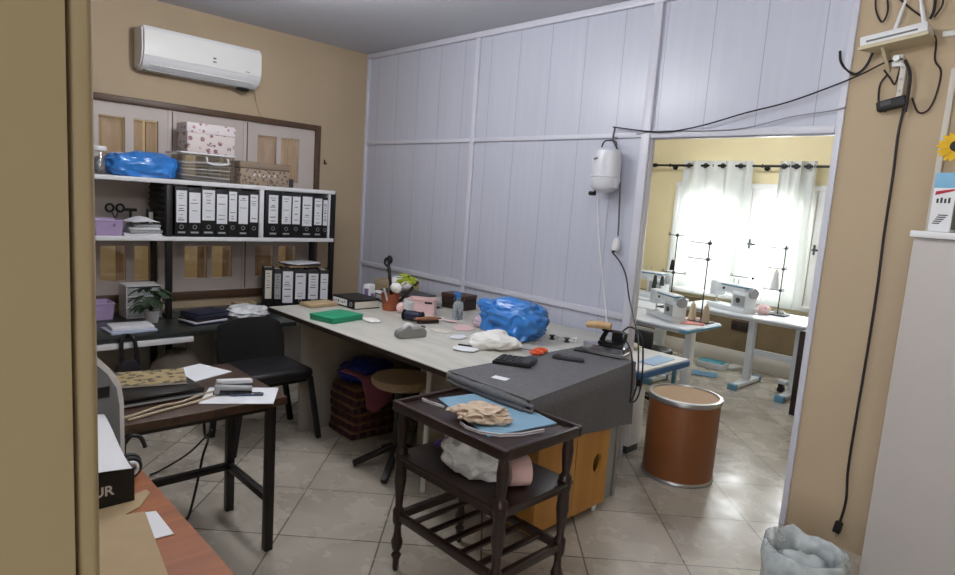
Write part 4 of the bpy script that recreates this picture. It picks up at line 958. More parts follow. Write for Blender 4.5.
T = thing('magazine', 'yellowish patterned magazine on top of the closed laptop', 'magazine', (-2.71, .80, Zb+.0375), R(75)); m = MB(); m.box(-.14, .14, -.1, .1, 0, .009, .002); m.build('pages', 'paper_warm', T); m = MB(); m.box(-.141, .141, -.101, .101, .0095, .011); m.build('cover', 'magazine', T)
m = MB(); m.obox((0, 0, .0015), (.21, .30, .003)); solo('paper_sheet', m, 'paper', 'white paper sheet on the walnut table beyond the laptop', 'paper', (-2.82, 1.00, Zb), R(20))
m = MB(); m.obox((0, 0, .001), (.21, .28, .002)); solo('paper_sheet', m, 'paper', 'white paper sheet at the right corner of the walnut table under the staplers', 'paper', (-2.43, 1.07, Zb), R(-32))
def stapler(lab, loc, rz, mt):
    T = thing('stapler', lab, 'stapler', loc, rz); m = MB(); m.box(-.075, .075, -.018, .018, 0, .012, .003); m.build('base', 'dark_grey', T)
    m = MB(); m.bar((-.07, 0, .03), (.075, 0, .022), .03, .018, .004); m.build('arm', mt, T); m = MB(); m.cyl((-.06, -.02, .018), (-.06, .02, .018), .012, n=12); m.build('hinge', 'alu', T)
stapler('silver grey stapler lying on the white sheet of the walnut table', (-2.46, 1.05, Zb+.003), R(65), 'light_grey')
stapler('white stapler behind the silver one on the walnut table', (-2.545, 1.09, Zb+.003), R(78), 'white')
T = thing('phone', 'blue grey phone lying in front of the silver stapler', 'phone', (-2.415, 1.09, Zb+.003), R(62)); m = MB(); m.box(-.065, .065, -.012, .012, 0, .009, .003); m.build('body', mat('slate', '#4a5a74', .3), T); m = MB(); m.box(-.055, .055, -.009, .009, .0092, .0098); m.build('screen', 'black_gloss', T)
m = MB(); m.tube([S(228, 390)+V((0, 0, .006)), S(205, 395)+V((0, 0, .006)), S(180, 404)+V((0, 0, .006)), S(160, 408)+V((0, 0, .006)), S(130, 418)+V((0, 0, .006)), S(110, 422)+V((0, 0, .006))], .005, 6)
m.tube([S(215, 397)+V((0, 0, .006)), S(190, 405)+V((0, 0, .006)), S(160, 413)+V((0, 0, .006)), S(128, 422)+V((0, 0, .006))], .005, 6); solo('charger_cable', m, 'wire_beige', 'pale cords running across the front of the walnut table', 'cable', (-2.4, .8, BZ), world=True)
pp = [V((-2.56, .97, BZ-.066)), V((-2.57, .98, .5))]+[oz(208, 440, .33), oz(203, 455, .25), oz(200, 470, .18), oz(196, 488, .1), oz(190, 512, .02), oz(184, 524, .008)]
m = MB(); m.tube(pp, .006, 8); m.tube([oz(212, 430, .25), oz(190, 452, .12), oz(165, 468, .02), oz(150, 475, .008)], .005, 6); solo('power_cable', m, 'black', 'dark power cords hanging to the floor under the walnut table', 'cable', (-2.4, .9, 0), world=True)

# ------------------------------------------------------------------ cherry desk in the near left corner
DZ2 = .75; L = V((-1.5, 0, 0)); ND = thing('cherry_desk', 'orange-brown wooden desk in the near left corner', 'desk', L)
ye = .515; xe = -1.98
bx(xe, -.90, -1.0, ye, DZ2-.03, DZ2, b=.003).build('desk_top', 'cherry', ND, shift=L)
for (x) in (xe+.04, -.96): bx(x-.012, x+.012, -.95, ye-.06, 0, DZ2-.031, b=.002).build('side_panel', 'cherry', ND, shift=L)
Zd = DZ2+.001
def D(px, py, z=DZ2): return oz(px, py, z)
# black carton with white lettering, paper on it
b0 = D(135, 502); BXX = b0.x; h = ox(137, 467, BXX).z-DZ2
T = thing('carton', 'black carton with white lettering on the cherry desk', 'box', (BXX-.10, b0.y-.17, Zd)); m = MB(); m.obox((0, 0, h/2), (.2, .34, h), b=.003); m.build('carton', 'black', T)
e1 = ox(98, 496, BXX); e2 = ox(118, 489, BXX)
mt_ = Matrix.Translation((.1005, e2.y-(b0.y-.17)-.082, .034)) @ Matrix(((0, 0, 1, 0), (1, 0, 0, 0), (0, 1, 0, 0), (0, 0, 0, 1)))
text_mb('OUR', .034, .0006, mt_, .0008).build('lettering', 'white', T)
pa = ox(138, 467, BXX)
def pw(u, v):
    y = b0.y-.30+.29*u; x = BXX-.235+.25*v
    z = Zd+h+.004+(.05*math.sin(PI*(1-v)*.6)*(1-v)*1.3)+.012*math.sin(u*3)
    return (x, y, z)
m = MB(); m.sheet(pw, 10, 10, .0012); solo('paper_sheet', m, 'paper', 'curved white paper sheet lying on the black carton', 'paper', (BXX-.1, b0.y-.15, Zd+h), world=True, smooth=80)
# printer
PXF = BXX-.245
T = thing('printer', 'grey printer with a white rim behind the black carton', 'printer', (PXF-.01, .3, Zd), 0)
o1, o2, o3, o4 = [ox(a, b, PXF) for a, b in ((97, 357), (113, 371), (122, 385), (126, 450))]
yy = [o1.y, o2.y, o3.y, o4.y]; z1 = [o1.z-Zd, o2.z-Zd, o3.z-Zd]
prof = [(-.16, 0), (o4.y-.3, 0), (o4.y-.302, z1[2]-.05), (o3.y-.3, z1[2]), (o2.y-.3, z1[1]), (o1.y-.3, z1[0]), (o1.y-.32, z1[0]+.008), (-.16, z1[0]+.03)]
m = MB(); m.prism([(-.04, y, z) for y, z in prof], (-.02, 0, 0)); m.prism([(.0, y, z) for y, z in prof], (-.038, 0, 0)); bmesh.ops.bevel(m.bm, geom=[e for e in m.bm.edges if abs(e.verts[0].co.x-e.verts[1].co.x) > 1e-4], offset=.006, segments=2, affect='EDGES'); m.build('rim', 'white', T)
pin = [(-.15, .01)]+[(y-.012, max(.01, z-.009)) for y, z in prof[1:6]]+[(-.15, z1[0]+.01)]
m = MB(); m.prism([(.001, y, z) for y, z in pin], (.004, 0, 0)); m.build('side_cover', mat('printer_grey', '#7c8185', .45), T)
w_ = ox(104, 393, PXF); m = MB(); m.obox((.006, w_.y-.3, w_.z-Zd), (.003, .028, .03)); m.build('button', 'black', T)
# brown kraft papers, cardboard sheet, card
kp = [D(99, 531), D(140, 508), D(150, 494), D(146, 491), D(130, 498), D(99, 506)]
m = MB(); m.prism(kp, (0, 0, .004)); solo('kraft_paper', m, 'cardboard', 'torn brown kraft paper in front of the black carton', 'paper', D(120, 510)+V((0, 0, .001)), world=True)
o = bpy.context.scene.objects['kraft_paper']; o.location.z += .001
m = MB(); a = D(146, 516); m.box(-1.52, -.92, -.5, a.y-.005, 0, .0); m.bm.free()
q = [D(98, 524), D(145, 516), D(168, 580), D(158, 640), D(60, 640)]
m = MB(); m.prism([V((p.x, p.y, Zd+.006)) for p in q], (0, 0, .005)); solo('cardboard_sheet', m, 'cardboard', 'large beige cardboard sheet at the near end of the cherry desk', 'cardboard', (-1.3, .35, Zd+.006), world=True)
m = MB(); m.prism([V((p.x, p.y, Zd)) for p in (D(140, 514), D(156, 512), D(174, 535), D(150, 541))], (0, 0, .002)); solo('paper_card', m, 'paper', 'white card beside the beige cardboard sheet', 'card', D(158, 525), world=True)
# charger brick and plug with cord at the far corner
pb = D(137, 447); T = thing('power_brick', 'black power brick at the far corner of the cherry desk', 'charger', (-1.93, .42, Zd)); m = MB(); m.box(-.03, .03, -.0, .085, 0, .055, .006); m.build('body', 'black', T)
m = MB(); m.tube([(-.0, .086, .03), (.0, .105, .05), (.0, .13, .04), (.01, .14, .01)], .006, 8); m.build('lead', 'black', T)
T = thing('cable_reel', 'coiled black cable with a white ring at the edge of the cherry desk', 'cable', (-1.76, .47, Zd+.001)); m = MB()
m.torus((0, .0, .035), .027, .008, 'X', 18, 8); m.torus((.014, 0, .033), .025, .007, 'X', 18, 8); m.build('coil', 'black', T); m = MB(); m.torus((.024, 0, .034), .017, .005, 'X', 16, 6); m.build('ring', 'white', T)
m = MB(); m.blob((0, 0, .012), (.03, .02, .014), .2, 4, 5, 3, 0); solo('plug_cover', m, 'white', 'small white rounded gadget by the coiled cable', 'gadget', (-1.70, .44, Zd), .6)

# ------------------------------------------------------------------ fibre drum
T = thing('fibre_drum', 'brown fibre drum with a tan lid and metal rims in the doorway', 'drum', (-1.68, 3.46, 0))
r = .205; H = .50; 
a_, b_ = oz(643, 473, 0), oz(713, 478, 0)
m = MB(); m.lathe([(r-.004, .004), (r, .02), (r, H-.03), (r-.003, H-.01)], n=40); m.build('shell', 'drum_brown', T)
m = MB(); m.lathe([(r-.002, 0), (r+.006, .004), (r+.006, .016), (r+.001, .022)], n=40); m.build('bottom_rim', 'alu', T)
m = MB(); m.lathe([(r+.001, H-.03), (r+.008, H-.026), (r+.009, H-.006), (r+.006, H), (r-.012, H+.002), (r-.014, H-.006)], n=40, cap=False); m.build('top_rim', 'alu', T)
m = MB(); m.lathe([(r-.013, H-.012), (r-.013, H-.006), (.05, H-.003), (.002, H-.003)], n=40); m.build('lid', 'drum_lid', T)

# ------------------------------------------------------------------ right wall: router, cords, cabinet, bin
WY = 3.34
sc = oy(898, 37, WY-.07); ti = -R(8)
T = thing('wall_bracket', 'tilted beige wall shelf under the white router', 'shelf', (sc.x, WY, sc.z-.04), 0)
q = Matrix.Rotation(ti, 3, 'Y')
def rot(m_): bmesh.ops.rotate(m_.bm, cent=(0, 0, 0), matrix=q, verts=m_.bm.verts); return m_
m = MB(); m.prism([(-.13, -.15, 0), (.13, -.15, 0), (.13, -.001, 0), (-.07, -.001, 0)], (0, 0, .014)); rot(m).build('board', 'cream', T)
m = MB(); m.prism([(-.05, -.001, -.001), (-.05, -.12, -.001), (-.05, -.001, -.09)], (.012, 0, 0)); rot(m).build('bracket', 'cream', T)
T = thing('router', 'white wifi router with two upright antennas on the tilted shelf', 'router', (sc.x, WY-.075, sc.z-.025), 0)
m = MB(); m.box(-.125, .125, -.07, .06, .001, .042, .006); rot(m).build('body', 'white', T)
m = MB(); m.box(-.10, .09, -.0715, -.0695, .012, .02); rot(m).build('front_strip', 'grey', T)
for k, (x, dx) in enumerate(((-.03, .07), (.095, -.02))):
    m = MB(); m.tube([(x, .05, .03), (x+dx*.3, .045, .09), (x+dx, .03, .22)], [.009, .009, .006], 8); rot(m).build('antenna', 'white', T)
T = thing('wall_socket', 'white socket and plug under the router shelf', 'socket', (oy(900, 56, WY).x, WY, oy(900, 56, WY).z-.02)); m = MB(); m.box(-.02, .02, -.03, 0, -.03, .02, .004); m.build('socket', 'white', T); m = MB(); m.cyl((0, -.03, 0), (0, -.06, 0), .013, n=12); m.build('plug', 'white', T)
T = thing('power_strip', 'slim white power strip hanging above the black adapter', 'power strip', oy(903, 80, WY-.02)+V((0, 0, -.08))); m = MB(); m.box(-.014, .010, -.02, .015, 0, .15, .004); m.build('body', 'offwhite', T)
for k in range(3): m = MB(); m.cyl((-.003, -.0205, .03+.05*k), (-.003, -.022, .03+.05*k), .006, n=14); m.build('outlet', 'light_grey', T)
ad = oy(892, 104, WY-.035); T = thing('power_adapter', 'black power adapter hanging on the tan wall under the power strip', 'adapter', ad, 0); m = MB(); m.obox((0, 0, 0), (.115, .05, .045), (0, R(-14), 0), .008); m.build('body', 'black', T); m = MB(); m.obox((-.02, -.026, 0), (.04, .002, .02), (0, R(-14), 0)); m.build('sticker', 'dark_grey', T)
W_ = WY-.014
def wcord(nm, pts, r_, mt, lab, d=.012):
    pp = [oy(x, y, WY-d) for x, y in pts]; m = MB(); m.tube(pp, r_, 8); c_ = sum(pp, V())/len(pp); return solo(nm, m, mt, lab, 'cable', c_, world=True)
g = thing('hanging_cable', 'long dark cord with a plug hanging down the tan wall', 'cable', oy(870, 330, W_))
pp = [oy(x, y, W_) for x, y in ((904, 108), (898, 135), (893, 175), (884, 235), (877, 290), (866, 360), (855, 425), (848, 470), (846, 500), (840, 522))]
m = MB(); m.tube(pp, .006, 8); m.build('wire', mat('cord_brown', '#221a17', .5), g, shift=g.location)
e = pp[-1]; m = MB(); m.obox(e+V((-.006, 0, -.03)), (.034, .024, .06), (0, R(8), 0), .006); m.build('plug', 'black', g, shift=g.location)
for s in (-1, 1): m = MB(); m.cyl(e+V((s*.008-.01, 0, -.06)), e+V((s*.008-.012, 0, -.078)), .0025, n=8); m.build('pin', 'alu', g, shift=g.location)
wcord('network_cable', ((613, 127), (660, 132), (700, 126), (745, 113), (785, 103), (825, 89), (862, 74), (884, 63), (903, 59)), .004, 'black', 'black cord strung from the router across the doorway header', .03)
wcord('network_cable', ((636, 134), (660, 131), (700, 131), (745, 128), (790, 117), (830, 111), (846, 107)), .003, 'wire_grey', 'thin grey wire sagging along the doorway header', .022)
wcord('aerial_cable', ((840, 51), (841, 62), (848, 71), (856, 74), (866, 66), (874, 50)), .006, 'black', 'short dark cord curling off the left of the router shelf')
wcord('power_cable', ((905, 60), (910, 75), (908, 95), (905, 112)), .007, 'black', 'thick black cord running past the power strip to the adapter', .05)
wcord('power_cable', ((888, 74), (880, 85), (879, 104), (886, 112)), .0045, 'black', 'thin dark loop left of the black adapter')
wcord('power_cable', ((930, 30), (936, 40), (935, 60), (941, 72), (936, 95), (928, 110), (918, 112), (912, 98)), .004, 'dark_brown', 'thin brown loop right of the black adapter')
wcord('power_cable', ((876, -8), (876, 10), (882, 22), (888, 10), (886, -8)), .004, 'black', 'dark cord loop above the left of the router', .03)
wcord('power_cable', ((892, -8), (910, 8), (924, 18)), .004, 'dark_brown', 'dark cord crossing between the router antennas', .03)
wcord('power_cable', ((936, -8), (934, 10), (930, 19)), .006, 'black', 'thick dark cord rising right of the router antennas', .03)
wcord('power_cable', ((944, -8), (942, 6), (934, 17)), .004, 'dark_brown', 'thin dark cord at the far right above the router', .03)
wcord('power_cable', ((884, 70), (890, 78), (895, 84), (900, 68)), .004, 'dark_brown', 'short tangled cord beside the power strip', .02)
a = oy(943, 35, WY); trim(a.x, a.x+.6, WY-.018, WY, a.z-.012, a.z+.012, m='white_paint')
a = oy(950, 110, WY); b = oy(952, 88, WY); trim(b.x-.010, b.x+.014, WY-.02, WY, 1.2, b.z+.08, m='offwhite')
# white cabinet with its box and sunflower
cy = 2.90; c0 = oy(912, 250, cy); L = V((c0.x+.4, cy+.2, 0)); ct = oy(909.5, 230, cy-.02).z
T = thing('white_cupboard', 'tall white cupboard standing against the tan wall at the right', 'cupboard', L)
bx(c0.x, c0.x+.85, cy, WY-.03, 0, ct-.026, b=.002).build('body', 'cab_white', T, shift=L); bx(c0.x-.012, c0.x+.86, cy-.02, WY-.025, ct-.025, ct, b=.004).build('top_board', 'white', T, shift=L)
bl = oy(928, 231, cy+.07); bt = oy(936, 171, cy+.07)
T = thing('tall_carton', 'white and blue printed carton on the white cupboard', 'box', (bl.x+.038, cy+.10, ct+.001), R(-12)); hh = .225
m = MB(); m.obox((0, 0, hh/2), (.075, .06, hh), (0, R(0), 0), .002); m.build('carton', 'white', T)
m = MB(); m.obox((0, 0, hh-.028), (.0766, .0616, .058), b=.001); m.build('blue_band', 'box_blue', T)
m = MB(); m.prism([(-.03, -.0312, hh-.085), (.032, -.0312, hh-.068), (.034, -.0312, hh-.06), (-.028, -.0312, hh-.07)], (0, .0012, 0)); m.build('red_swoosh', 'red', T)
m = MB()
for k in range(4): m.box(-.022+k*.013, -.015+k*.013, -.0314, -.0302, hh-.115, hh-.098+.004*(k % 2))
for k in range(5): m.box(-.025+.004*k, .0+.006*k, -.0314, -.0302, .03+k*.008, .034+k*.008)
m.build('print', 'dark_grey', T)
m = MB(); m.box(.0378, .0388, -.026, .026, .01, hh-.065); m.build('side_print', 'grey', T)
f_ = oy(948, 147, cy+.10); T = thing('sunflower', 'yellow artificial sunflower above the printed carton', 'flower', (f_.x+.03, cy+.20, ct+.001)); hz = f_.z-ct
m = MB(); m.lathe([(.03, 0), (.04, .05), (.025, .12), (.03, .14), (.004, .14)], n=16); m.build('vase', 'white', T)
m = MB(); m.tube([(0, 0, .1), (.0, -.02, hz*.6), (0, -.09, hz)], .004, 6); m.build('stem', 'leaf', T)
m = MB(); m.lathe([(.001, 0), (.022, .002), (.024, .008), (.016, .014), (.001, .016)], (0, -.1, hz), 16, mat=Matrix.Rotation(R(70), 3, 'X')); m.build('disc', 'dark_brown', T)
m = MB(); Rm = Matrix.Rotation(R(70), 3, 'X')
for k in range(18):
    a = k*2*PI/18; u = V((math.cos(a), math.sin(a), .12*(k % 2))); s_ = V((-math.sin(a), math.cos(a), 0))
    m.sheet(lambda p, q_, u=u, s_=s_: V((0, -.1, hz))+Rm @ (u*(.018+.05*p)+s_*((q_-.5)*.022*math.sin(PI*(.15+.8*p)))), 4, 2, .001)
m.build('petals', 'sunflower', T)
# bin with plastic bag
bc = oz(806, 553, .30); bc.z = 0; T = thing('waste_bin', 'black waste bin lined with a clear plastic bag by the tan wall', 'bin', bc)
m = MB(); m.lathe([(.10, 0), (.105, .006), (.135, .27), (.13, .27), (.10, .012), (.003, .012)], n=28); m.build('bucket', 'black', T)
def bagf(u, v):
    a = 2*PI*u; n_ = noise.noise(V((math.cos(a)*2.5, math.sin(a)*2.5, v*2.2)))
    if v < .5: rr = .147+.025*(v/.5)*(.4+n_); z = .10+(v/.5)*.20
    else: q_ = (v-.5)/.5; rr = .15-.045*q_+.03*n_; z = .30+.035*math.sin(q_*PI*.9)-.09*q_*q_+.022*n_
    return (rr*math.cos(a), rr*math.sin(a), z)
m = MB(); m.sheet(bagf, 48, 16, .0012); m.build('liner_bag', 'bin_film', T, smooth=80)
m = MB(); m.blob((0, 0, .20), (.105, .105, .09), .25, 2.5, 6, 4, .02, .2); m.build('rubbish', mat('rubbish', '#b9c2c4', .6, var=.2), T, smooth=70)

# ------------------------------------------------------------------ water tank of the iron on the partition
PYF = 3.345
tb = oy(604, 191, PYF-.09); tt = oy(606, 148, PYF-.09)
T = thing('water_tank', 'white hanging water tank of the steam iron on the partition', 'tank', (tb.x, PYF-.09, tb.z)); hh = tt.z-tb.z
m = MB(); m.lathe([(.02, -.012), (.055, -.004), (.088, .02), (.098, .07), (.094, .10), (.094, hh-.06), (.083, hh-.02), (.05, hh), (.01, hh+.006)], n=28); bmesh.ops.scale(m.bm, vec=(1, .8, 1), verts=m.bm.verts); m.build('vessel', 'tank', T)
m = MB(); m.torus((0, 0, .085), .0925, .005, 'Z', 28, 6); bmesh.ops.scale(m.bm, vec=(1.02, .84, 1), verts=m.bm.verts); m.build('seam', 'white_trim', T)
m = MB(); m.tube([(-.05, 0, hh-.006), (-.035, 0, hh+.035), (0, 0, hh+.045), (.05, 0, hh+.035), (.06, .0, hh-.014)], .005, 8); m.build('hanger', 'dark_grey', T)
m = MB(); m.cyl((-.045, -.04, -.02), (-.045, -.08, -.02), .013, n=12); m.cyl((-.045, -.03, .0), (-.045, -.03, -.03), .009, n=10); m.build('tap', 'black', T)
m = MB(); m.obox((-.03, -.0765, hh-.07), (.03, .003, .01), (0, R(-14), 0)); m.build('badge', 'grey', T)
m = MB(); m.tube([(0, 0, hh+.045), (.01, .03, hh+.06), (.012, .085, hh+.075)], .003, 6); m.build('hook_wire', 'wire_grey', T)
m = MB(); m.tube([oy(598, 196, 3.27), oy(598, 215, 3.28), oy(600, 250, 3.28), oy(604, 290, 3.27), oy(606, 312, 3.2), ox(607, 327, -1.9)], .005, 8); solo('water_hose', m, 'white', 'thin white hose from the hanging tank down to the iron', 'hose', oy(600, 250, 3.28), world=True)
wcord('tank_cable', ((615, 128), (613, 140), (618, 152), (620, 180), (619, 215), (618, 236)), .005, mat('cord_grey', '#55565e', .5), 'grey cord running down right of the hanging tank to the plug', .02)
pl = oy(616, 246, PYF-.03); T = thing('plug_adapter', 'white plug hanging below the water tank on the partition', 'plug', pl); m = MB(); m.lathe([(.012, .05), (.022, .03), (.028, -.01), (.024, -.028)], n=16); m.build('plug', 'white', T); m = MB(); m.cyl((-.005, 0, -.024), (-.02, -.0, -.034), .012, n=10); m.build('mate', 'black', T)

# ------------------------------------------------------------------ back room: machines, tables, thread stands
def mtable(name, lab, x0, x1, y0, y1, z, legs, ring=None):
    L = V(((x0+x1)/2, (y0+y1)/2, 0)); T = thing(name, lab, 'table', L, 0, None)
    bx(x0, x1, y0, y1, z-.04, z, b=.006).build('table_top', 'machine', T, shift=L)
    m = MB(); m.box(x0-.004, x1+.004, y0-.004, y1+.004, z-.034, z-.012, .002); m.build('edge_band', 'light_grey' if ring is None else ring, T, shift=L)
    for x in legs:
        yc = (y0+y1)/2; m = MB(); m.box(x-.03, x+.03, yc-.035, yc+.035, .05, z-.041, .004); m.build('leg', 'machine', T, shift=L)
        m = MB(); m.box(x-.035, x+.035, y0+.02, y1-.06, .012, .05, .005); m.build('foot', 'machine', T, shift=L)
        m = MB(); m.box(x-.04, x+.04, y0-.005, y0+.05, 0, .055, .006); m.build('foot_cap', 'machine_blue', T, shift=L)
        m = MB(); m.box(x-.04, x+.04, y1-.09, y1-.05, 0, .055, .006); m.build('foot_cap', 'machine_blue', T, shift=L)
    m = MB(); m.box(legs[0]+.031, legs[-1]-.031, (y0+y1)/2-.015, (y0+y1)/2+.015, .30, .36, .003); m.build('stretcher', 'machine', T, shift=L)
    return T
MTZ = .70
mtable('sewing_table', 'sewing machine table nearest the doorway with a rounded right end', -3.15, -2.19, 4.42, 4.98, MTZ, (-3.0, -2.30))
T2 = mtable('sewing_table', 'sewing machine table under the far window', -2.95, -1.72, 5.62, 6.25, MTZ, (-2.30, -1.88))
def sewing(lab, loc, rz, k):
    T = thing('sewing_machine', lab, 'sewing machine', loc, rz, 'sewing machines in the back room'); 
    m = MB(); m.box(-.24, .24, -.09, .09, 0, .045, .006); m.build('bed', 'machine', T)
    m = MB(); m.box(.06, .24, -.075, .075, .0455, .20, .012, 3); m.box(-.20, .2, -.06, .06, .175, .262, .014, 3); m.build('arm', 'machine', T)
    m = MB(); m.box(-.245, -.15, -.065, .065, .12, .27, .014, 3); m.build('head', 'machine', T)
    m = MB(); m.box(-.10, .22, -.0625, .0625, .238, .252, .001); m.build('stripe', 'machine_blue', T)
    m = MB(); m.cyl((-.2, 0, .12), (-.2, 0, .06), .008, n=10); m.cyl((-.2, 0, .06), (-.2, 0, .046), .003, n=8); m.build('needle_bar', 'chrome', T)
    m = MB(); m.box(-.222, -.178, -.025, .03, .046, .05); m.build('presser_foot', 'chrome', T)
    m = MB(); m.cyl((.24, 0, .2), (.275, 0, .2), .05, n=24); m.cyl((.275, 0, .2), (.285, 0, .2), .03, n=20); m.build('hand_wheel', 'light_grey' , T)
    m = MB(); m.cyl((.15, -.075, .12), (.15, -.083, .12), .026, n=18); m.cyl((-.06, -.06, .21), (-.06, -.068, .21), .014, n=14); m.build('dial', 'dark_grey', T)
    m = MB(); m.box(.09, .23, -.078, -.075, .06, .17, .001); m.build('side_plate', 'light_grey', T)
    for x in (-.02, .04): m = MB(); m.cyl((x, .02, .262), (x, .02, .31), .004, n=8); m.build('thread_pin', 'chrome', T)
    return T
sa = oy(673, 321, 4.68); sewing('white sewing machine nearest the doorway with dark green spools on it', (sa.x-.09, 4.72, MTZ+.001), R(-30), 0).scale = (.82, .82, .82)
sb = oz(742, 313, MTZ); sewing('white sewing machine with a blue stripe in front of the wide curtain', (-2.50, 5.86, MTZ+.001), R(-20), 1).scale = (.95,)*3
scx = oy(650, 294, 5.7); T3 = mtable('sewing_table', 'sewing table in the far left corner behind the nearest machine', -4.25, -3.05, 5.55, 6.1, MTZ, (-4.1, -3.2)); sewing('white sewing machine at the far left edge of the doorway view', (-3.40, 5.80, MTZ+.001), R(0), 2)
for k, (px, mt) in enumerate(((654, 'leaf'), (661, 'dark_grey'))):
    s = oy(px, 291, 4.72); T = thing('thread_cone', ['dark green thread cone left of the two on the nearest sewing machine', 'dark grey thread cone right of the two on the nearest sewing machine'][k], 'thread cone', (s.x, 4.72, MTZ+.001+.2635+.0)); 
    m = MB(); m.lathe([(.02, 0), (.021, .004), (.012, .075), (.008, .08)], n=14); m.build('thread', mt, T); m = MB(); m.cyl((0, 0, .08), (0, 0, .095), .006, n=8); m.build('tube_end', 'cream', T)
def stand(lab, x, y, z, h, arms, dirn=-1, spools=()):
    T = thing('thread_stand', lab, 'thread stand', (x, y, z)); 
    m = MB(); m.box(-.09, .09, -.07, .07, 0, .012, .003); m.build('base', 'dark_grey', T)
    m = MB(); m.cyl((0, 0, .012), (0, 0, h), .005, n=10); m.build('pole', 'dark_steel', T)
    for (zz, x0, x1) in arms:
        m = MB(); m.cyl((x0, 0, zz), (x1, 0, zz), .0038, n=8)
        for q_ in (x0+.01, x1-.01): m.torus((q_, 0, zz+.008), .010, .0025, 'Y', 10, 5)
        m.box(-.012, .012, -.012, .012, zz-.012, zz+.012, .003); m.build('arm', 'dark_grey', T)
    return T
def cone(lab, loc, mt, h=.13, r_=.032):
    T = thing('thread_cone', lab, 'thread cone', loc); m = MB(); m.lathe([(r_, 0), (r_+.001, .004), (r_*.55, h), (r_*.4, h+.004)], n=18); m.build('thread', mt, T); m = MB(); m.cyl((0, 0, h+.004), (0, 0, h+.02), r_*.3, n=10); m.build('tube_end', 'cream', T)
bx(-2.26, -2.18, 4.41, 4.99, MTZ-.036, MTZ-.008, b=.01).build('end_cap', 'machine_blue', bpy.context.scene.objects['sewing_table'], shift=bpy.context.scene.objects['sewing_table'].location)
b1 = oy(704, 302, 4.88); h1 = oy(710, 240, 4.85).z-MTZ
stand('tall dark thread stand on the right end of the nearest sewing table', b1.x, 4.86, MTZ+.001, h1, ((h1-.03, -.16, .02), (h1-.16, -.17, .03)))
for k, (dx, dy, mt, l_) in enumerate(((-.06, -.035, 'cream', 'cream thread cone on the left of the tall thread stand base'), (.055, -.035, 'wire_beige', 'beige thread cone on the right of the tall thread stand base'))): cone(l_, (b1.x+dx, 4.86+dy, MTZ+.014), mt)
b2 = oy(672, 300, 5.3); h2 = oy(676, 233, 5.3).z-MTZ-.0
T4 = mtable('sewing_table', 'narrow sewing table between the nearest machine and the far window', -3.3, -2.75, 5.05, 5.45, MTZ, (-3.2, -2.85))
stand('dark thread stand left of the tall one with a short crossbar', b2.x, 5.27, MTZ+.001, h2, ((h2-.02, -.09, .06), (h2-.36, -.12, .12)))
cone('black thread cone on the lower bar of the left thread stand', (b2.x-.02, 5.27, MTZ+.001+h2-.34), 'black', .09, .022)
b3 = oy(777, 310, 6.0); h3 = oy(781, 245, 6.0).z-MTZ
stand('thread stand on the far table before the narrow curtain', b3.x, 6.02, MTZ+.001, h3, ((h3-.03, -.22, .02), (h3-.22, -.14, .03), (h3-.42, -.17, .03)))
cone('white thread cone held on the far right thread stand', (b3.x-.045, 5.99, MTZ+.001+h3-.41), 'white', .16, .038)
b4 = oy(748, 300, 6.05); stand('slim thread stand behind the blue striped sewing machine', b4.x, 6.10, MTZ+.001, .34, ((.30, -.22, .10),))
m = MB(); m.blob((0, 0, .04), (.06, .05, .05), .25, 3, 61, 4, 0, .2); solo('pink_fabric', m, 'pink', 'pale pink fabric heap right of the blue striped sewing machine', 'fabric', (oy(763, 303, 5.9).x, 5.92, MTZ+.001), smooth=70)
T = thing('pincushion', 'small grey dish near the front of the far table', 'dish', (oz(777, 314, MTZ).x, oz(777, 314, MTZ).y+.06, MTZ+.001)); m = MB(); m.lathe([(.04, 0), (.05, .015), (.03, .03), (.003, .034)], n=18); m.build('dish', 'stone_grey', T)
q = [oz(680, 324, MTZ), oz(704, 326, MTZ), oz(706, 319, MTZ), oz(688, 317, MTZ)]
m = MB(); m.prism([p+V((0, 0, .001)) for p in q], (0, 0, .006)); solo('rose_board', m, 'rose_board', 'rose coloured fabric pieces on the rounded table end', 'fabric', q[0], world=True)
# blue rimmed ironing table
z_ = .56; L = V((-2.3, 4.0, 0)); T = thing('ironing_table', 'white topped table with a thick blue rim behind the doorway', 'table', L)
pts = [oz(648, 376, z_), oz(690, 360, z_), oz(640, 347, z_), oz(600, 362, z_)]
c_ = sum(pts, V())/4; x1 = -1.985; y0_, y1_ = 3.46, 4.10
bx(-2.75, x1, y0_, y1_, z_-.055, z_-.012, b=.008).build('rim', 'blue_edge', T, shift=L); bx(-2.742, x1-.008, y0_+.008, y1_-.008, z_-.0118, z_, b=.002).build('top_sheet', 'white_paint', T, shift=L)
for (x, y) in ((-2.68, 3.68), (-2.06, 4.03), (-2.68, 4.03)): m = MB(); m.cyl((x, y, 0), (x, y, z_-.056), .016, n=12); m.build('leg', 'machine_blue', T, shift=L)
m = MB(); m.obox((0, 0, .0025), (.12, .3, .005), b=.001); solo('blue_ruler', m, mat('pale_blue_board', '#a9c8e6', .5), 'pale blue cutting board on the blue rimmed table', 'board', (-2.09, 3.82, z_+.001), R(3))
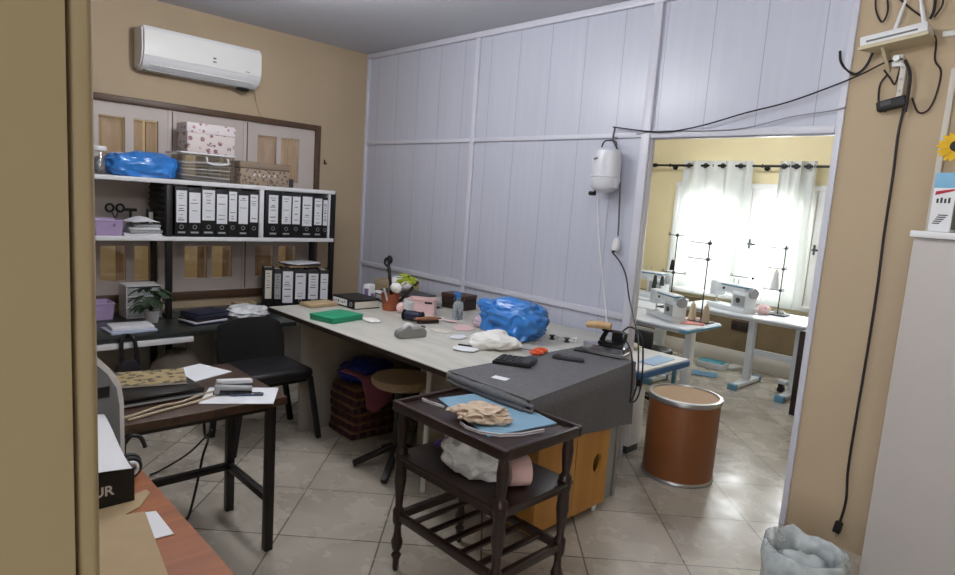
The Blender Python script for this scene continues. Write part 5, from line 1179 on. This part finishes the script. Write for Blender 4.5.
# white low cabinet beside the doorway
L = V((-2.3, 3.53, 0)); T = thing('low_cabinet', 'low white cabinet just inside the doorway left of the drum', 'cabinet', L); bx(-2.55, -2.025, 3.45, 3.60, .05, .42, b=.003).build('body', 'white', T, shift=L); bx(-2.53, -2.035, 3.46, 3.59, 0, .05).build('plinth', 'dark_grey', T, shift=L)
m = MB(); m.box(-2.27, -2.265, 3.4475, 3.4495, .07, .40); m.build('door_gap', 'grey', T, shift=L)
m = MB(); m.blob((0, 0, .02), (.09, .05, .024), .3, 3, 71, 3, 0, .2); solo('yellow_cloth', m, 'cream', 'cream cloth scrap on the blue rimmed table near the partition', 'cloth', (-2.40, 3.98, z_+.001))
# floor things
q = oz(711, 368, 0)
L = V((-2.72, 5.95, 0)); 
a = oz(705, 365, .06); T = thing('tile_box', 'teal topped box on the floor under the far sewing table', 'box', oz(712, 367, 0), .1); m = MB(); m.obox((0, 0, .03), (.28, .2, .06), b=.003); m.build('carton', 'white', T); m = MB(); m.obox((0, 0, .064), (.25, .17, .006), b=.001); m.build('lid', 'teal_board', T)
m = MB(); m.obox((0, 0, .012), (.12, .26, .024), b=.003); solo('white_board', m, 'white', 'white board lying on the floor right of the teal topped box', 'board', oz(733, 368, 0)+V((0, 0, .001)), R(-12))
m = MB(); m.obox((0, 0, .003), (.25, .2, .006)); solo('blue_sheet', m, 'machine_blue', 'blue sheet on the floor left of the teal topped box', 'sheet', oz(704, 374, 0)+V((0, 0, .001)), .4)
T = thing('outlet_box', 'dark double socket on the brown dado under the far window', 'socket', (oy(740, 326, FY-.02).x, FY-.012, oy(740, 326, FY-.02).z)); m = MB(); m.box(-.09, .09, -.02, 0, -.05, .05, .004); m.build('plate', 'dark_brown', T)
for s in (-1, 1): m = MB(); m.cyl((s*.04, -.02, 0), (s*.04, -.023, 0), .022, n=16); m.build('outlet', 'black', T)
# castor of the far table and dark board by the jamb
d0 = oz(797, 405, 0); L = V((-1.66, 5.55, 0)); T = thing('brown_cupboard', 'dark brown low cupboard just right of the far sewing table', 'cupboard', L); bx(-1.70, -1.25, 5.35, 5.75, 0, .70, b=.003).build('body', 'dark_brown', T, shift=L); bx(-1.69, -1.26, 5.345, 5.3495, .03, .67, b=.001).build('door', 'dark_brown', T, shift=L)
cs = oz(785, 392, 0); T = thing('castor_bar', 'white foot bar with a black castor beside the far table leg', 'castor', (-1.995, 5.98, 0)); m = MB(); m.cyl((0, -.02, .03), (0, .02, .03), .03, n=18); m.build('wheel', 'black', T); m = MB(); m.box(-.02, .02, -.03, .03, .045, .085, .004); m.build('fork', 'dark_steel', T); m = MB(); m.box(-.03, .05, -.035, .035, .0855, .12, .004); m.build('bar', 'machine', T)
# dark chair under the nearest sewing table
T = thing('swivel_chair', 'black chair pushed under the nearest sewing table', 'chair', (-2.60, 4.50, 0)); m = MB(); m.box(-.2, .2, -.2, .15, .42, .48, .025, 3); m.build('seat', 'black_leather', T); m = MB(); m.cyl((0, 0, .08), (0, 0, .42), .025, n=12); m.build('column', 'dark_steel', T)
m = MB(); m.box(-.21, .21, -.24, -.205, .40, .655, .015, 3); m.build('backrest', 'black_leather', T)
for k in range(5):
    a = k*2*PI/5; m = MB(); m.bar((0, 0, .09), (.24*math.cos(a), .24*math.sin(a), .03), .035, .025, .003); m.cyl((.24*math.cos(a), .24*math.sin(a)-.012, .02), (.24*math.cos(a), .24*math.sin(a)+.012, .02), .02, n=12); m.build('leg', 'dark_steel', T)
# unseen lamp added to brighten the back room
def fill_lamp(x, y, power, lab):
    tube_lamp(x, y, lab, power)
fill_lamp(-2.6, 5.2, 46, 'white tube lamp added out of view to brighten the back room')
for o in SC.objects:
    if o.type == 'LIGHT' and o.parent is None: pass
